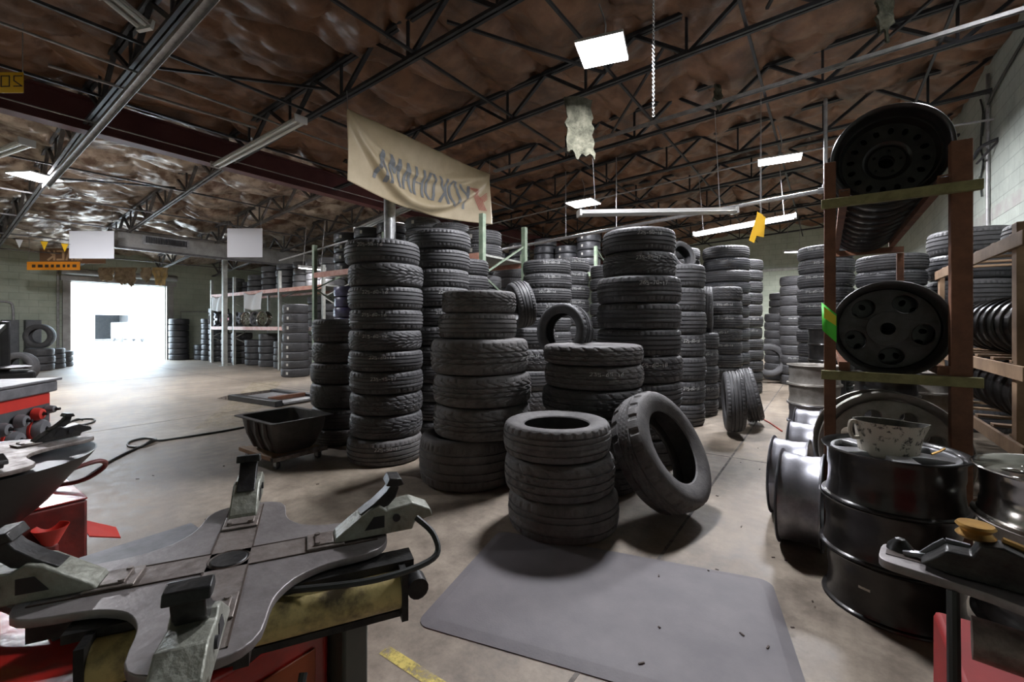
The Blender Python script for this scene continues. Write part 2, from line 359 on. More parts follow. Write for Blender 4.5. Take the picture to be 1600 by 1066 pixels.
# floor joints, yellow line remains, stains
def floor_mat():
    m = mat('faded_yellow_paint', (.62, .5, .12), .6); nt = m.node_tree; N = nt.nodes; L = nt.links
    b = N['Principled BSDF']; n = N.new('ShaderNodeTexNoise'); n.inputs['Scale'].default_value = 9; n.inputs['Detail'].default_value = 9; n.inputs['Roughness'].default_value = .8
    tc = N.new('ShaderNodeTexCoord'); L.new(tc.outputs['Object'], n.inputs['Vector']); r = N.new('ShaderNodeValToRGB'); r.color_ramp.elements[0].position = .4; r.color_ramp.elements[1].position = .56
    L.new(n.outputs['Fac'], r.inputs[0]); L.new(r.outputs[0], b.inputs['Alpha']); return m
M['yellow_line'] = floor_mat(); M['yellow_faint'] = floor_mat(); _n = M['yellow_faint'].node_tree.nodes; _n['Color Ramp'].color_ramp.elements[1].color = (.4, .4, .4, 1); _n['Color Ramp'].color_ramp.elements[0].position = .46; _n['Color Ramp'].color_ramp.elements[1].position = .66; _n['Principled BSDF'].inputs['Base Color'].default_value = (.5, .42, .16, 1)
def strip(a, b, wd): 
    a = Vector(a); b = Vector(b); d = (b - a).normalized(); n = Vector((-d.y, d.x, 0)) * wd / 2
    return MB().add([a + n, a - n, b - n, b + n], [(0, 1, 2, 3)])
k = 3
for (a, b, wd) in ((at_z(600, 1015, .002), at_z(700, 1080, .002), .05), (at_z(345, 668, .002), at_z(418, 597, .002), .55), (at_z(430, 581, .002), at_z(486, 579, .002), .25)):
    k += 1; struct('trim_%d' % k, strip(a, b, wd), 'yellow_line' if k == 4 else 'yellow_faint')
M['joint'] = mat('joint_filler', (.07, .06, .055), .9, 0, (.2, .18, .16), 12)
jx = at_z(1126, 738).x
mb = MB(); mb.box(jx - .008, jx + .008, .3, YB, 0, .0015)
for y in (4.6, 9.5, 14.5): mb.box(XL, XR, y - .006, y + .006, 0, .0015)
mb.box(-7.0, -6.988, YF, YB, 0, .0015); mb.box(-13.0, -12.988, YF, YB, 0, .0015)
struct('trim_7', mb, 'joint')
# outside yard
struct('trim_8', MB().box(-80, XL - .3, -30, 40, -.25, -.02), 'asphalt')
g = thing('neighbour_building', 'white building across the yard seen through the open roller door', 'building', (-46, 10, 0))
yb0, yb1 = at_x(148, 500, -46).y - 10, at_x(203, 500, -46).y - 10
zt, zb = at_x(175, 492, -46).z, .2
mb = MB(); mb.box(-.4, 0, -30, yb0, 0, 9); mb.box(-.4, 0, yb1, 30, 0, 9); mb.box(-.4, 0, yb0, yb1, zt, 9); mb.box(-6, -.4, yb0 - 1, yb0 - .8, 0, zt + 1); mb.box(-6, -.4, yb1 + .8, yb1 + 1, 0, zt + 1); mb.box(-6.2, -6, yb0 - 1, yb1 + 1, 0, zt + 1); mb.box(-6, -.4, yb0 - 1, yb1 + 1, zt + .8, zt + 1)
part('wall', mb, 'outside_wall', g, smooth=False)
mb = MB(); mb.box(-5.9, -5.8, yb0 - .7, yb1 + .7, 0, zt + .5); part('doorway_interior', mb, 'cabinet_gray', g)
yc = at_x(186, 530, -44).y
v = thing('parked_truck', 'white truck parked beyond the open roller door', 'truck', (-41.5, yc, 0))
v.scale = (.62, .62, .62)
part('box_body', MB().box(-3, 0, -1.0, 1.0, .5, 2.3), 'van_white', v, .08); part('cab', MB().prism([(-1.6, .45), (-1.6, 1.6), (-1.2, 1.6), (-.7, 1.1), (-.1, 1.0), (-.1, .45)], -.9, .9, Matrix.Translation((1.8, 0, 0)) @ Matrix.Rotation(PI / 2, 4, 'X')), 'van_white', v, .06)
for x in (-2.2, 1.0):
    for y in (-.95, .95): part('wheel', MB().lathe([(0, -.12), (.4, -.12), (.44, 0), (.4, .12), (0, .12)], 24, mtx=Matrix.Translation((x, y, .44)) @ Matrix.Rotation(PI / 2, 4, 'X')), 'rubber', v)

# ---------------------------------------------------------------- roof steel
def joist(y, xa, xb, label, pale=False):
    t = thing('roof_joist', label, 'roof joist', (xb, y, zj(xb, y)), group='open web roof joists')
    L_ = xb - xa; dz = zj(xa, y) - zj(xb, y); m = 'joist_pale' if pale else 'joist'
    D = .5
    mb = MB()
    for s in (-1, 1): mb.bar((0, s * .028, .02), (-L_, s * .028, dz + .02), .036, .04)
    part('bottom_chord', mb, m, t, smooth=False)
    mb = MB()
    for s in (-1, 1): mb.bar((0, s * .03, D), (-L_, s * .03, dz + D), .04, .045)
    part('top_chord', mb, m, t, smooth=False)
    n = max(2, round(L_ / 1.25)); mb = MB()
    for i in range(n):
        x0 = -L_ * i / n; x1 = -L_ * (i + 1) / n; xm = (x0 + x1) / 2
        f = lambda x, up: (x, 0, dz * (-x / L_) + (D if up else .02))
        mb.bar(f(x0, 1), f(xm, 0), .05, .04); mb.bar(f(xm, 0), f(x1, 1), .05, .04)
        mb.bar(f(xm - .02, 0), f(xm - .02, 1), .03, .03)
    part('web', mb, m, t, smooth=False)
    return t
JY = [-.35, 1.6, 3.45, 5.4, 7.25, 9.1, 10.95, 12.8, 14.65, 16.5, 18.35]
OR = ['nearest', 'second', 'third', 'fourth', 'fifth', 'sixth', 'seventh', 'eighth', 'ninth', 'tenth', 'eleventh', 'twelfth', 'thirteenth']
for i, y in enumerate(JY):
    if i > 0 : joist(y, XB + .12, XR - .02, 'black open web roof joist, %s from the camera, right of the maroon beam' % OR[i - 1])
    if i > 0: joist(y, XL + .02, XB - .12, 'pale open web roof joist, %s from the camera, left of the maroon beam' % OR[i - 1], True)
zb = 3.98
t = thing('steel_beam', 'long maroon steel beam crossing under the roof on the left', 'beam', (XB, 0, zb))
mb = MB(); mb.box(-.006, .006, YF, YB, .02, .46); part('web', mb, 'red_beam', t)
mb = MB(); mb.box(-.11, .11, YF, YB, 0, .02); part('flange', mb, 'red_beam', t); mb = MB(); mb.box(-.11, .11, YF, YB, .45, .47); part('flange', mb, 'red_beam', t)
# bridging angles running front to back between joists, and diagonal sway rods
places = [(1.1, 'nearest the right wall'), (-.7, 'above the wheel rack'), (-2.2, 'above the three tire stack'), (-3.8, 'right of the banner'), (-5.9, 'left of the banner'), (-7.5, 'right of the maroon beam')]
for x, where in places:
    mb = MB(); mb.bar((x, 0, zj(x, 0) + .06), (x, YB - .1, zj(x, YB) + .06), .03, .03)
    single('bridging_bar', mb, 'joist', 'thin dark bridging bar running front to back, ' + where, 'roof brace', 'roof bridging bars', smooth=False)
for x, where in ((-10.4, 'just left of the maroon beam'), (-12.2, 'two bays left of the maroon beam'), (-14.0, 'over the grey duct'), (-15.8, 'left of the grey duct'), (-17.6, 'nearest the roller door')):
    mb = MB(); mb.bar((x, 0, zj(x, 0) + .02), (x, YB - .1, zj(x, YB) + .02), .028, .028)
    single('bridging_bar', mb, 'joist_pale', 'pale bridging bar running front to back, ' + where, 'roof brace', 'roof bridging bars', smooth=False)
rods = [((-6.9, 1.7), (-5.3, 3.3), 'left of the banner'), ((-3.4, 3.55), (-2.3, 5.3), 'above the three tire pile'), ((.4, 3.6), (-.5, 5.3), 'above the wheel rack'), ((-1.6, 5.5), (-3.0, 7.1), 'beyond the big lamp'), ((1.6, 5.5), (.4, 7.1), 'near the right wall'), ((-12, 1.7), (-10.6, 3.3), 'left of the maroon beam')]
for (a, b, where) in rods:
    mb = MB(); mb.bar((*a, zj(*a) + .3), (*b, zj(*b) + .12), .03, .03)
    single('sway_brace', mb, 'joist', 'thin diagonal dark brace bar between two roof joists, ' + where, 'roof brace', 'diagonal roof braces', smooth=False)
# channels, conduits, pipes
def chan(a, b, label, m='galv', wd=.045, ht=.04, name='strut_channel', slots=True):
    a = Vector(a); b = Vector(b); mb = MB(); d = (b - a).normalized(); sd = d.cross(Vector((0, 0, 1))).normalized()
    for s in (-1, 1): mb.bar(a + sd * s * wd / 2, b + sd * s * wd / 2, .006, ht)
    mb.bar(a + Vector((0, 0, ht / 2)), b + Vector((0, 0, ht / 2)), wd, .006)
    return single(name, mb, m, label, 'channel', smooth=False)
a = at_t(1600, 12, 5.05); yy = 6.5
chan(at_y(1640, 2, yy) , at_y(772, 268, yy), 'long pale steel channel crossing under the roof above the wheel rack', 'pipe')
chan((-1.4, 1.55, zj(-1, 1.6) - .05), (-3.0, 1.55, zj(-3, 1.6) - .12), 'galvanized channel hanging at upper left beside the unlit tube light', wd=.09, ht=.06)
chan((-3.3, 1.6, zj(-3, 1.6) - .18), (-3.3 - 8, 1.6, zj(-11.3, 1.6) - .1), 'dull galvanized channel running left beyond the maroon beam', wd=.08, ht=.05)
def pipe(pts, r, m, label, name='pipe', cat='pipe', k=1):
    mb = MB(); mb.tube(smoothp(pts, k) if k > 1 else pts, r, 10); return single(name, mb, m, label, cat)
p0 = at_t(1290, 297, 6.3); YP = p0.y
tp = thing('sprinkler_pipe', 'pale horizontal pipe with elbow and drop beside the wheel rack', 'pipe', (0, 0, 0))
pl = Vector(at_y(752, 396, YP)); part('run', MB().tube([p0, pl], .03, 12), 'pipe', tp)
pt = Vector((p0.x, p0.y, zj(p0.x, p0.y))); part('riser', MB().tube([p0, pt], .024, 12), 'pipe', tp)
mb = MB(); mb.tube([p0 + Vector((-.09, 0, 0)), p0 + Vector((.05, 0, 0))], .045, 12); mb.tube([p0, p0 + Vector((0, 0, .08))], .04, 12); part('elbow', mb, 'galv', tp)
for px in (963, 884):
    q = Vector(at_y(px, 360, YP)); fr = (p0.x - q.x) / (p0.x - pl.x); zz = p0.z + (pl.z - p0.z) * fr
    part('hanger_rod', MB().tube([(q.x, YP, zz), (q.x, YP, zj(q.x, YP))], .008, 6), 'pipe', tp)
pipe([at_y(437, 407, 4.9), at_y(545, 376, 4.9)], .018, 'pipe', 'thin pale conduit rising to the right above the tall racks')
pipe([at_y(1556, 216, 9.4) if False else Vector((XR - .02, 9.0, 4.15)), Vector((-.3, 9.0, 4.2)), Vector((-3.5, 9.0, 4.05)), Vector((-8.3, 9.0, 3.8))], .016, 'pipe', 'thin conduit crossing the shop from the right wall', k=4)
pipe([(XB + 2.2, -2, 4.1), (XB + 2.2, 9, 4.12)], .014, 'galv', 'thin bright rod parallel to the maroon beam, nearer the banner')
pipe([(XB + .35, -2, 4.02), (XB + .35, 12, 4.06)], .01, 'galv', 'thin wire rod right beside the maroon beam')
pipe([at_t(75, 102, 4.9), at_t(400, 200, 6.4)], .018, 'pipe', 'short conduit ending below the galvanized channel at upper left')
# right wall conduits
yc1 = at_x(1548, 200, XR).y
pipe([(XR - .03, yc1, .9), (XR - .03, yc1, 4.9)], .022, 'pipe', 'vertical grey conduit on the right wall')
pipe([(XR - .02, yc1 + .35 + .08 * math.sin(i * 2.3), 3.2 + i * .25) for i in range(7)], .012, 'hose', 'wavy black cable beside the conduit on the right wall', 'cable', 'cable', 3)
pipe([(XR - .03, yc1 - 3.4, 4.78), (XR - .03, yc1 - 1.2, 4.62), (XR - .03, yc1, 4.45), (XR - .03, yc1 + .3, 4.1)], .016, 'hose', 'black cable sloping along the top of the right wall', 'cable', 'cable', 3)
t = thing('wall_bracket', 'dark bent bracket arm sticking out of the right wall', 'bracket', (0, 0, 0))
part('arm', MB().tube(smoothp([(XR, yc1 - .35, 3.83), (XR - .12, yc1 - .1, 3.82), (XR - .2, yc1 + .1, 3.68), (XR - .5, yc1 + .5, 3.55), (XR - .62, yc1 + .6, 3.54)], 4), .025, 8), 'joist', t)
part('brace', MB().tube([(XR, yc1 - .35, 3.8), (XR - .14, yc1 + .02, 3.62)], .015, 6), 'joist', t)
# chain
t = thing('hanging_chain', 'thin steel chain hanging from the roof right of the big lamp', 'chain', tuple(at_t(1021, 0, 4.2)))
pc = at_t(1021, 0, 4.2); ze = at_t(1021, 182, 4.2).z - pc.z
mb = MB(); n = 58; top = zj(pc.x, pc.y) - pc.z
for i in range(n):
    z = top + (ze - top) * (i + .5) / n; h = (top - ze) / n * .62
    ring = [Vector(((.011 * math.cos(a) if i % 2 else 0), (0 if i % 2 else .011 * math.cos(a)), z + h * math.sin(a))) for a in [2 * PI * q / 8 for q in range(9)]]
    mb.tube(ring, .0035, 5, False)
part('links', mb, 'galv', t)

# ---------------------------------------------------------------- lamps
def led_panel(px, py, tt, label, wx=.6, wy=.6, rz=0, tilt=0, power=60, wire=True, energy=None):
    p = at_t(px, py, tt); t = thing('led_panel', label, 'ceiling lamp', tuple(p), (tilt, 0, rz), 'square led lamps')
    part('housing', MB().box(-wx / 2, wx / 2, -wy / 2, wy / 2, .004, .03), 'lamp_white', t, .004)
    part('diffuser', MB().box(-wx / 2 + .01, wx / 2 - .01, -wy / 2 + .01, wy / 2 - .01, -.004, .003), 'led', t)
    part('driver_box', MB().box(-.12, .12, -.05, .05, .03, .07), 'lamp_white', t, .004)
    up = zj(p.x, p.y) + .05 - p.z
    if up > .1: part('hanging_cord', MB().tube(smoothp([(0, 0, .07), (.03, .02, .07 + up * .4), (-.03, 0, up)], 4), .008, 6), 'pipe', t)
    li = bpy.data.lights.new('led_light', 'AREA'); li.shape = 'RECTANGLE'; li.size = wx; li.size_y = wy; li.energy = power; li.color = (.93, .94, 1.0)
    lo = bpy.data.objects.new('led_light', li); COL.objects.link(lo); lo.parent = t; lo.location = (0, 0, -.012); return t
led_panel(941, 81, 4.35, 'big bright square led lamp hanging at top centre of the roof', .46, .46, .25, 0, 150)
led_panel(1218, 250, 7.2, 'bright led lamp hanging left of the upper wheel row', .62, .34, .1, 0, 220)
led_panel(911, 318, 9.3, 'small bright led lamp behind the banner, right of it', .6, .5, 0, 0, 90)
led_panel(627, 314, 9.6, 'bright led lamp behind the lower edge of the banner', .55, .45, 0, 0, 90)
led_panel(55, 277, 7.6, 'bright led lamp at the far left edge of the roof', .5, .5, .5, 0, 320)
led_panel(330, -60, 4.6, 'square led lamp above the left of the view, over the front changer', .5, .5, .3, 0, 110)
led_panel(1750, -300, 3.0, 'added square led fill lamp, unseen above the right hand changer', .5, .5, .3, 0, 55)  # added lamp out of view, fills in the right foreground
led_panel(8, 365, 12.5, 'distant led lamp at left edge by the yellow pennants', .7, .6, 0, 0, 320)
def tube_light(a, b, label, lit=False, power=0, wd=.16, rods_=True):
    a = Vector(a); b = Vector(b); mid = (a + b) / 2; L_ = (b - a).length; d = (b - a).normalized()
    rz = math.atan2(d.y, d.x); ry = -math.asin(d.z)
    t = thing('tube_light', label, 'tube light', tuple(mid), (0, ry, rz), 'strip tube lamps')
    part('housing', MB().prism([(-wd * .28, 0), (-wd / 2, -.02), (-wd / 2, -.026), (-wd * .2, -.01), (wd * .2, -.01), (wd / 2, -.026), (wd / 2, -.02), (wd * .28, 0), (wd * .2, .04), (-wd * .2, .04)], -L_ / 2, L_ / 2, Matrix.Rotation(PI / 2, 4, 'Z') @ Matrix.Rotation(PI / 2, 4, 'X')), 'lamp_white', t, smooth=False)
    for s in (-1, 1): part('tube', MB().tube([(-L_ / 2 + .03, s * wd * .26, -.03), (L_ / 2 - .03, s * wd * .26, -.03)], .016, 10), 'tube_on' if lit else 'glass_tube', t)
    for s in (-1, 1): part('end_cap', MB().box(s * L_ / 2 - .015, s * L_ / 2 + .015, -wd / 2, wd / 2, -.05, .04), 'lamp_white', t)
    if rods_:
        for s in (-.4, .4):
            w_ = mid + d * (s * L_); up = zj(w_.x, w_.y) - w_.z
            if up > .08:
                part('hanger', MB().tube([(s * L_, 0, .04), (s * L_, 0, up)], .006, 6), 'pipe', t)
    if power:
        li = bpy.data.lights.new('tube_glow', 'AREA'); li.shape = 'RECTANGLE'; li.size = L_; li.size_y = wd; li.energy = power; li.color = (.95, .95, 1)
        lo = bpy.data.objects.new('tube_glow', li); COL.objects.link(lo); lo.parent = t; lo.location = (0, 0, -.06)
    return t
tube_light(at_t(905, 333, 6.2), at_t(1148, 329, 6.6), 'unlit white tube light hanging level right of the banner')
tube_light(at_t(1085, 366, 9.0), at_t(1243, 337, 8.0), 'partly lit tube light behind the orange hanging cards', True, 20)
tube_light(at_t(338, 258, 7.2), at_t(470, 186, 5.6), 'unlit tube light hung beside the maroon beam', rods_=False)
tube_light(at_t(166, -12, 3.6), at_t(228, 40, 3.9), 'unlit tube light at the top left corner of the view', rods_=False)
tube_light(at_t(558, 359, 9.2), at_t(652, 318, 7.6), 'unlit tube light below the banner', rods_=False)
tube_light(at_t(-20, 244, 6.0), at_t(42, 222, 5.6), 'unlit tube light at the left edge above the led lamp', rods_=False)
tube_light(at_t(470, 417, 11.5), at_t(505, 420, 11.2), 'lit tube light hanging over the left rack', True, 40)
tube_light(at_t(1226, 393, 14), at_t(1250, 392, 13.7), 'small lit tube light far back before the green wall', True, 260)

# ---------------------------------------------------------------- banner
BX = -4.95
b1, b2 = at_x(541, 170, BX), at_x(767, 272, BX); hb1, hb2 = b1.z - at_x(534, 280, BX).z, b2.z - at_x(767, 351, BX).z
def cloth(s, v, off=0.0):                     # s 0..1 near to far, v 0..1 top to bottom
    top = b1.lerp(b2, s); h = hb1 + (hb2 - hb1) * s
    z = top.z - v * h - (.02 + .07 * v) * math.sin(PI * s)
    v1 = .92 * max(0, math.sin(PI * s ** .85)) ** .75; d1 = v - v1
    fold = 1.3 * (math.exp(-(d1 / .05) ** 2) if d1 > 0 else math.exp(-(d1 / .16) ** 2)) * min(1, s * 5 + .15) * min(1, (1 - s) * 5 + .15)
    v2 = .5 * max(0, math.sin(PI * s ** .7)) ** .8; d2 = v - v2
    fold2 = .9 * (math.exp(-(d2 / .035) ** 2) if d2 > 0 else math.exp(-(d2 / .1) ** 2)) * min(1, s * 6) * min(1, (1 - s) * 6)
    rip = .25 * math.sin(s * 46 + v * 4) * (1 - v) ** 2 * math.sin(PI * s)
    x = BX + .085 * fold + .055 * fold2 + .025 * rip + .035 * math.sin(s * 5 + v * 2.5) - .12 * v * math.sin(PI * s)
    return Vector((x + off, top.y + .0 * fold, z))
t = thing('vinyl_banner', 'beige vinyl banner hung by its top corners, seen from the back', 'banner')
mb = MB(); n1_, n2_ = 110, 46
for j in range(n2_ + 1):
    for i in range(n1_ + 1): mb.v.append(tuple(cloth(i / n1_, j / n2_)))
for j in range(n2_):
    for i in range(n1_): a = j * (n1_ + 1) + i; mb.f.append((a, a + 1, a + n1_ + 2, a + n1_ + 1))
o = part('sheet', mb, 'banner', t, angle=80)
sm = o.modifiers.new('thick', 'SOLIDIFY'); sm.thickness = .002
part('lettering', strokes('YOKOHAMA', lambda u, v: cloth(.80 + u, .78 - v, .01), .058, .40, .027, .018, sub=12, mirror=True), 'letter_gray', t, label='grey company name showing through mirrored')
mb = MB()
for k in range(5):
    for pl in ([(.80 + k * .013, .40), (.865 + k * .013, .56), (.90 + k * .013, .76)], [(.965 - k * .012 * 0 + k * .0, .40 + k * .03), (.90 + k * .008, .54 + k * .012)]):
        for a, b in zip(pl, pl[1:]):
            vs = []
            for i in range(11):
                q0 = a[0] + (b[0] - a[0]) * i / 10; q1 = a[1] + (b[1] - a[1]) * i / 10
                vs += [cloth(q0 - .0025, q1, .014), cloth(q0 + .0025, q1, .014)]
            mb.add(vs, [(2 * i, 2 * i + 1, 2 * i + 3, 2 * i + 2) for i in range(10)])
part('logo', mb, 'letter_red', t, label='red striped arrow logo')
mb = MB()
for s in (.003, .99): mb.tube([cloth(s, .01), Vector((BX, cloth(s, .01).y, zj(BX, cloth(s, .01).y)))], .004, 6)
part('hanging_cord', mb, 'pipe', t)

# torn insulation pieces
def tatter(pts, label, m='fluff', th=.04, seed=1):
    random.seed(seed); mb = MB(); n = 14; rows = 10
    a, b, c, d = [Vector(p) for p in pts]        # top-left, top-right, bottom-right, bottom-left
    nrm = (b - a).cross(d - a).normalized(); vs = []
    for sgn in (0, 1):
        for j in range(rows + 1):
            for i in range(n + 1):
                s, v = i / n, j / rows
                p = a.lerp(b, s).lerp(d.lerp(c, s), v)
                q = p * 4 + Vector((seed, 0, 0)); rag = noise.noise(q) * .07 + noise.noise(q * 3.1) * .035
                p = p + nrm * (rag + (th if sgn else 0) * (1 + noise.noise(q * 2)))
                if j == rows: p += (d - a).normalized() * (noise.noise(q * 4) * .12)
                if i in (0, n): p += (b - a).normalized() * (noise.noise(q * 4) * .05)
                vs.append(p)
    W = n + 1; O = W * (rows + 1); fs = []
    for j in range(rows):
        for i in range(n):
            k_ = j * W + i; fs += [(k_, k_ + 1, k_ + W + 1, k_ + W), (O + k_, O + k_ + W, O + k_ + W + 1, O + k_ + 1)]
    for i in range(n): fs += [(i, O + i, O + i + 1, i + 1), (rows * W + i, rows * W + i + 1, O + rows * W + i + 1, O + rows * W + i)]
    for j in range(rows): fs += [(j * W, (j + 1) * W, O + (j + 1) * W, O + j * W), (j * W + n, O + j * W + n, O + (j + 1) * W + n, (j + 1) * W + n)]
    mb.add(vs, fs); return single('torn_insulation', mb, m, label, 'insulation', 'hanging torn insulation', smooth=True)
tt = 5.4
tatter([at_t(884, 152, tt), at_t(926, 156, tt), at_t(928, 250, tt), at_t(886, 233, tt)], 'long mossy strip of insulation hanging behind the big lamp', seed=3)
tatter([at_t(1372, -12, 4.6), at_t(1402, -6, 4.6), at_t(1392, 52, 4.6), at_t(1374, 42, 4.6)], 'pale clump of insulation hanging at the top edge, right', seed=5)
for i, (x0, x1, y1, m) in enumerate(((240, 266, 441, 'fluff_tan'), (266, 300, 446, 'fluff_tan'), (306, 324, 442, 'fluff_tan'), (326, 348, 447, 'fluff_gold'))):
    t4 = 13.5; x0 -= 88; x1 -= 88
    tatter([at_t(x0, 418, t4), at_t(x1, 418, t4), at_t(x1 - 3, y1, t4), at_t(x0 + 4, y1 - 4, t4)], '%s ragged insulation scrap hanging over the roller door' % ('leftmost', 'second', 'third', 'golden rightmost')[i], m, seed=20 + i)
tatter([at_t(1118, 120, 6.6), at_t(1130, 120, 6.6), at_t(1127, 165, 6.6), at_t(1120, 160, 6.6)], 'thin torn insulation strand hanging beyond the chain', seed=9)

# ---------------------------------------------------------------- hanging signs
def board(px0, px1, py0, py1, t_, label, m, th=.012, name='hanging_board', cords=True, cat='sign', t2=None):
    t2 = t2 or t_; a, b = at_t(px0, py0, t_), at_t(px1, py0, t2); c, d = at_t(px1, py1, t2), at_t(px0, py1, t_)
    c.x, c.y = b.x, b.y; d.x, d.y = a.x, a.y
    n = (b - a).cross(d - a).normalized() * th; g_ = thing(name, label, cat)
    part('panel', MB().add([a, b, c, d, a + n, b + n, c + n, d + n], [(0, 1, 2, 3), (7, 6, 5, 4), (0, 4, 5, 1), (1, 5, 6, 2), (2, 6, 7, 3), (3, 7, 4, 0)]), m, g_, smooth=False)
    if cords:
        for q in (a.lerp(b, .04), a.lerp(b, .96)): part('hanging_wire', MB().tube([q, (q.x, q.y, max(q.z + .05, zj(q.x, q.y) + .42))], .005, 5), 'pipe', g_)
    return g_, a, b, d, -n.normalized() * .004
board(108, 178, 361, 404, 10.2, 'blank white board hanging in front of the roller door', 'white_board', t2=10.4)
board(355, 410, 357, 402, 10.8, 'blank grey white board hanging in front of the duct', 'white_board', t2=11.0)
g_, a, b, d, off = board(42, 125, 409, 422, 11.6, 'long orange sign with dark writing hanging below the pennants', 'orange', t2=12.0)
def on(a, b, d, off): 
    e = (b - a).normalized(); f_ = (a - d).normalized(); L_ = (b - a).length; H_ = (a - d).length
    return lambda u, v: d + e * u + f_ * v + off
off = off * 1.0
L_, H_ = (b - a).length, (a - d).length
mbx = MB(); random.seed(11); x = .1
while x < L_ - .15:
    ww = random.uniform(.05, .1); fn = on(a, b, d, off)
    mbx.add([fn(x, H_ * .3), fn(x + ww, H_ * .3), fn(x + ww, H_ * .65), fn(x, H_ * .65)], [(0, 1, 2, 3)]); x += ww + random.uniform(.03, .06)
part('writing', mbx, 'ink', g_)
g_, a, b, d, off = board(62, 165, 388, 412, 12.3, 'brown sign with tan mirrored lettering behind the white board', 'brown_sign', t2=12.8)
L_, H_ = (b - a).length, (a - d).length; fn = on(a, b, d, off)
part('lettering', strokes('BACK', lambda u, v: fn(L_ * .62 + u, H_ * .25 + v), L_ * .085, H_ * .55, L_ * .05, .05, mirror=True), 'tan', g_)
g_, a, b, d, off = board(-6, 37, 113, 145, 4.6, 'yellow sign with mirrored number hanging at left edge', 'yellow', t2=4.8)
L_, H_ = (b - a).length, (a - d).length; fn = on(a, b, d, off)
part('lettering', strokes('20', lambda u, v: fn(L_ * .92 + u, H_ * .3 + v), .07, .11, .04, .012, mirror=True), 'ink', g_)
for i, (px, m, lab) in enumerate(((30, 'cloth', 'white triangular pennant at left end of the string'), (69, 'yellow', 'yellow triangular pennant next to the white pennant'), (101, 'yellow', 'orange yellow pennant nearest the white board'))):
    a = at_t(px - 6, 374 + i * 3, 10.2); b = at_t(px + 6, 375 + i * 3, 10.2); c = at_t(px, 388 + i * 3, 10.2); n = Vector((.004, .002, 0))
    single('pennant', MB().add([a, b, c, a + n, b + n, c + n], [(0, 1, 2), (5, 4, 3), (0, 3, 4, 1), (1, 4, 5, 2), (2, 5, 3, 0)]), m, lab, 'pennant', 'pennants on a string', smooth=False)
pipe([at_t(-10, 371, 10.2), at_t(40, 374, 10.2), at_t(110, 382, 10.2)], .005, 'hose', 'thin string carrying the triangular pennants', 'string', 'string', 3)
# orange cards by the right tube light
for i, (q, lab) in enumerate(((((1178, 368), (1193, 371), (1196, 340), (1183, 331)), 'orange card, right one of the crossed pair hanging by the tube light'), (((1170, 376), (1178, 380), (1192, 336), (1184, 332)), 'orange card, left one of the crossed pair hanging by the tube light'))):
    tq = 6.0 - i * .12; P = [at_t(x_, y_, tq) for x_, y_ in q]; n = Vector((.005, -.008, 0))
    g_ = thing('hanging_card', lab, 'card'); part('card', MB().add(P + [p + n for p in P], [(0, 1, 2, 3), (7, 6, 5, 4), (0, 4, 5, 1), (1, 5, 6, 2), (2, 6, 7, 3), (3, 7, 4, 0)]), 'yellow', g_, smooth=False)
    q_ = P[2].lerp(P[3], .5); part('hanging_wire', MB().tube([q_, (q_.x, q_.y, zj(q_.x, q_.y))], .003, 5), 'pipe', g_)

# ---------------------------------------------------------------- duct
DXX = -14.2
t = thing('air_duct', 'long grey sheet metal air duct under the roof at left', 'duct')
mb = MB(); mb.box(DXX - .5, DXX, 3.25, 9.4, 3.2, 3.62)
for y in (4.3, 5.6, 6.9, 8.2): mb.box(DXX - .515, DXX + .015, y - .02, y + .02, 3.185, 3.635)
part('duct_body', mb, 'duct', t, smooth=False)
part('bottom_angle', MB().box(DXX - .02, DXX + .04, 3.2, 9.4, 3.14, 3.2), 'joist_pale', t, smooth=False)
mb = MB(); y0 = at_x(227, 370, DXX).y; y1 = at_x(292, 370, DXX).y
mb.box(DXX + .001, DXX + .02, y0 - .06, y1 + .06, 3.32, 3.56); part('grille_frame', mb, 'galv', t, smooth=False)
mb = MB(); n = 26
for i in range(n): 
    yy = y0 + (y1 - y0) * (i + .5) / n; mb.box(DXX + .02, DXX + .03, yy - .012, yy + .012, 3.36, 3.52)
part('grille_slats', mb, 'joist', t, smooth=False)
cpos = at_z(351, 572)
t = thing('steel_column', 'pale square steel column standing in front of the left rack', 'column', tuple(cpos))
part('shaft', MB().box(-.06, .06, -.06, .06, .01, zj(cpos.x, cpos.y)), 'rack_grey', t, .005); part('base_plate', MB().box(-.12, .12, -.12, .12, 0, .01), 'rack_grey', t)
cp2 = at_t(609, 508, 6.85); cp2.z = 0
t = thing('steel_column', 'round bright steel column behind the ten tire stack', 'column', tuple(cp2))
part('shaft', MB().lathe([(0, .01), (.09, .01), (.09, zj(cp2.x, cp2.y)), (0, zj(cp2.x, cp2.y))], 24), 'galv', t); part('base_plate', MB().box(-.15, .15, -.15, .15, 0, .01), 'galv', t)

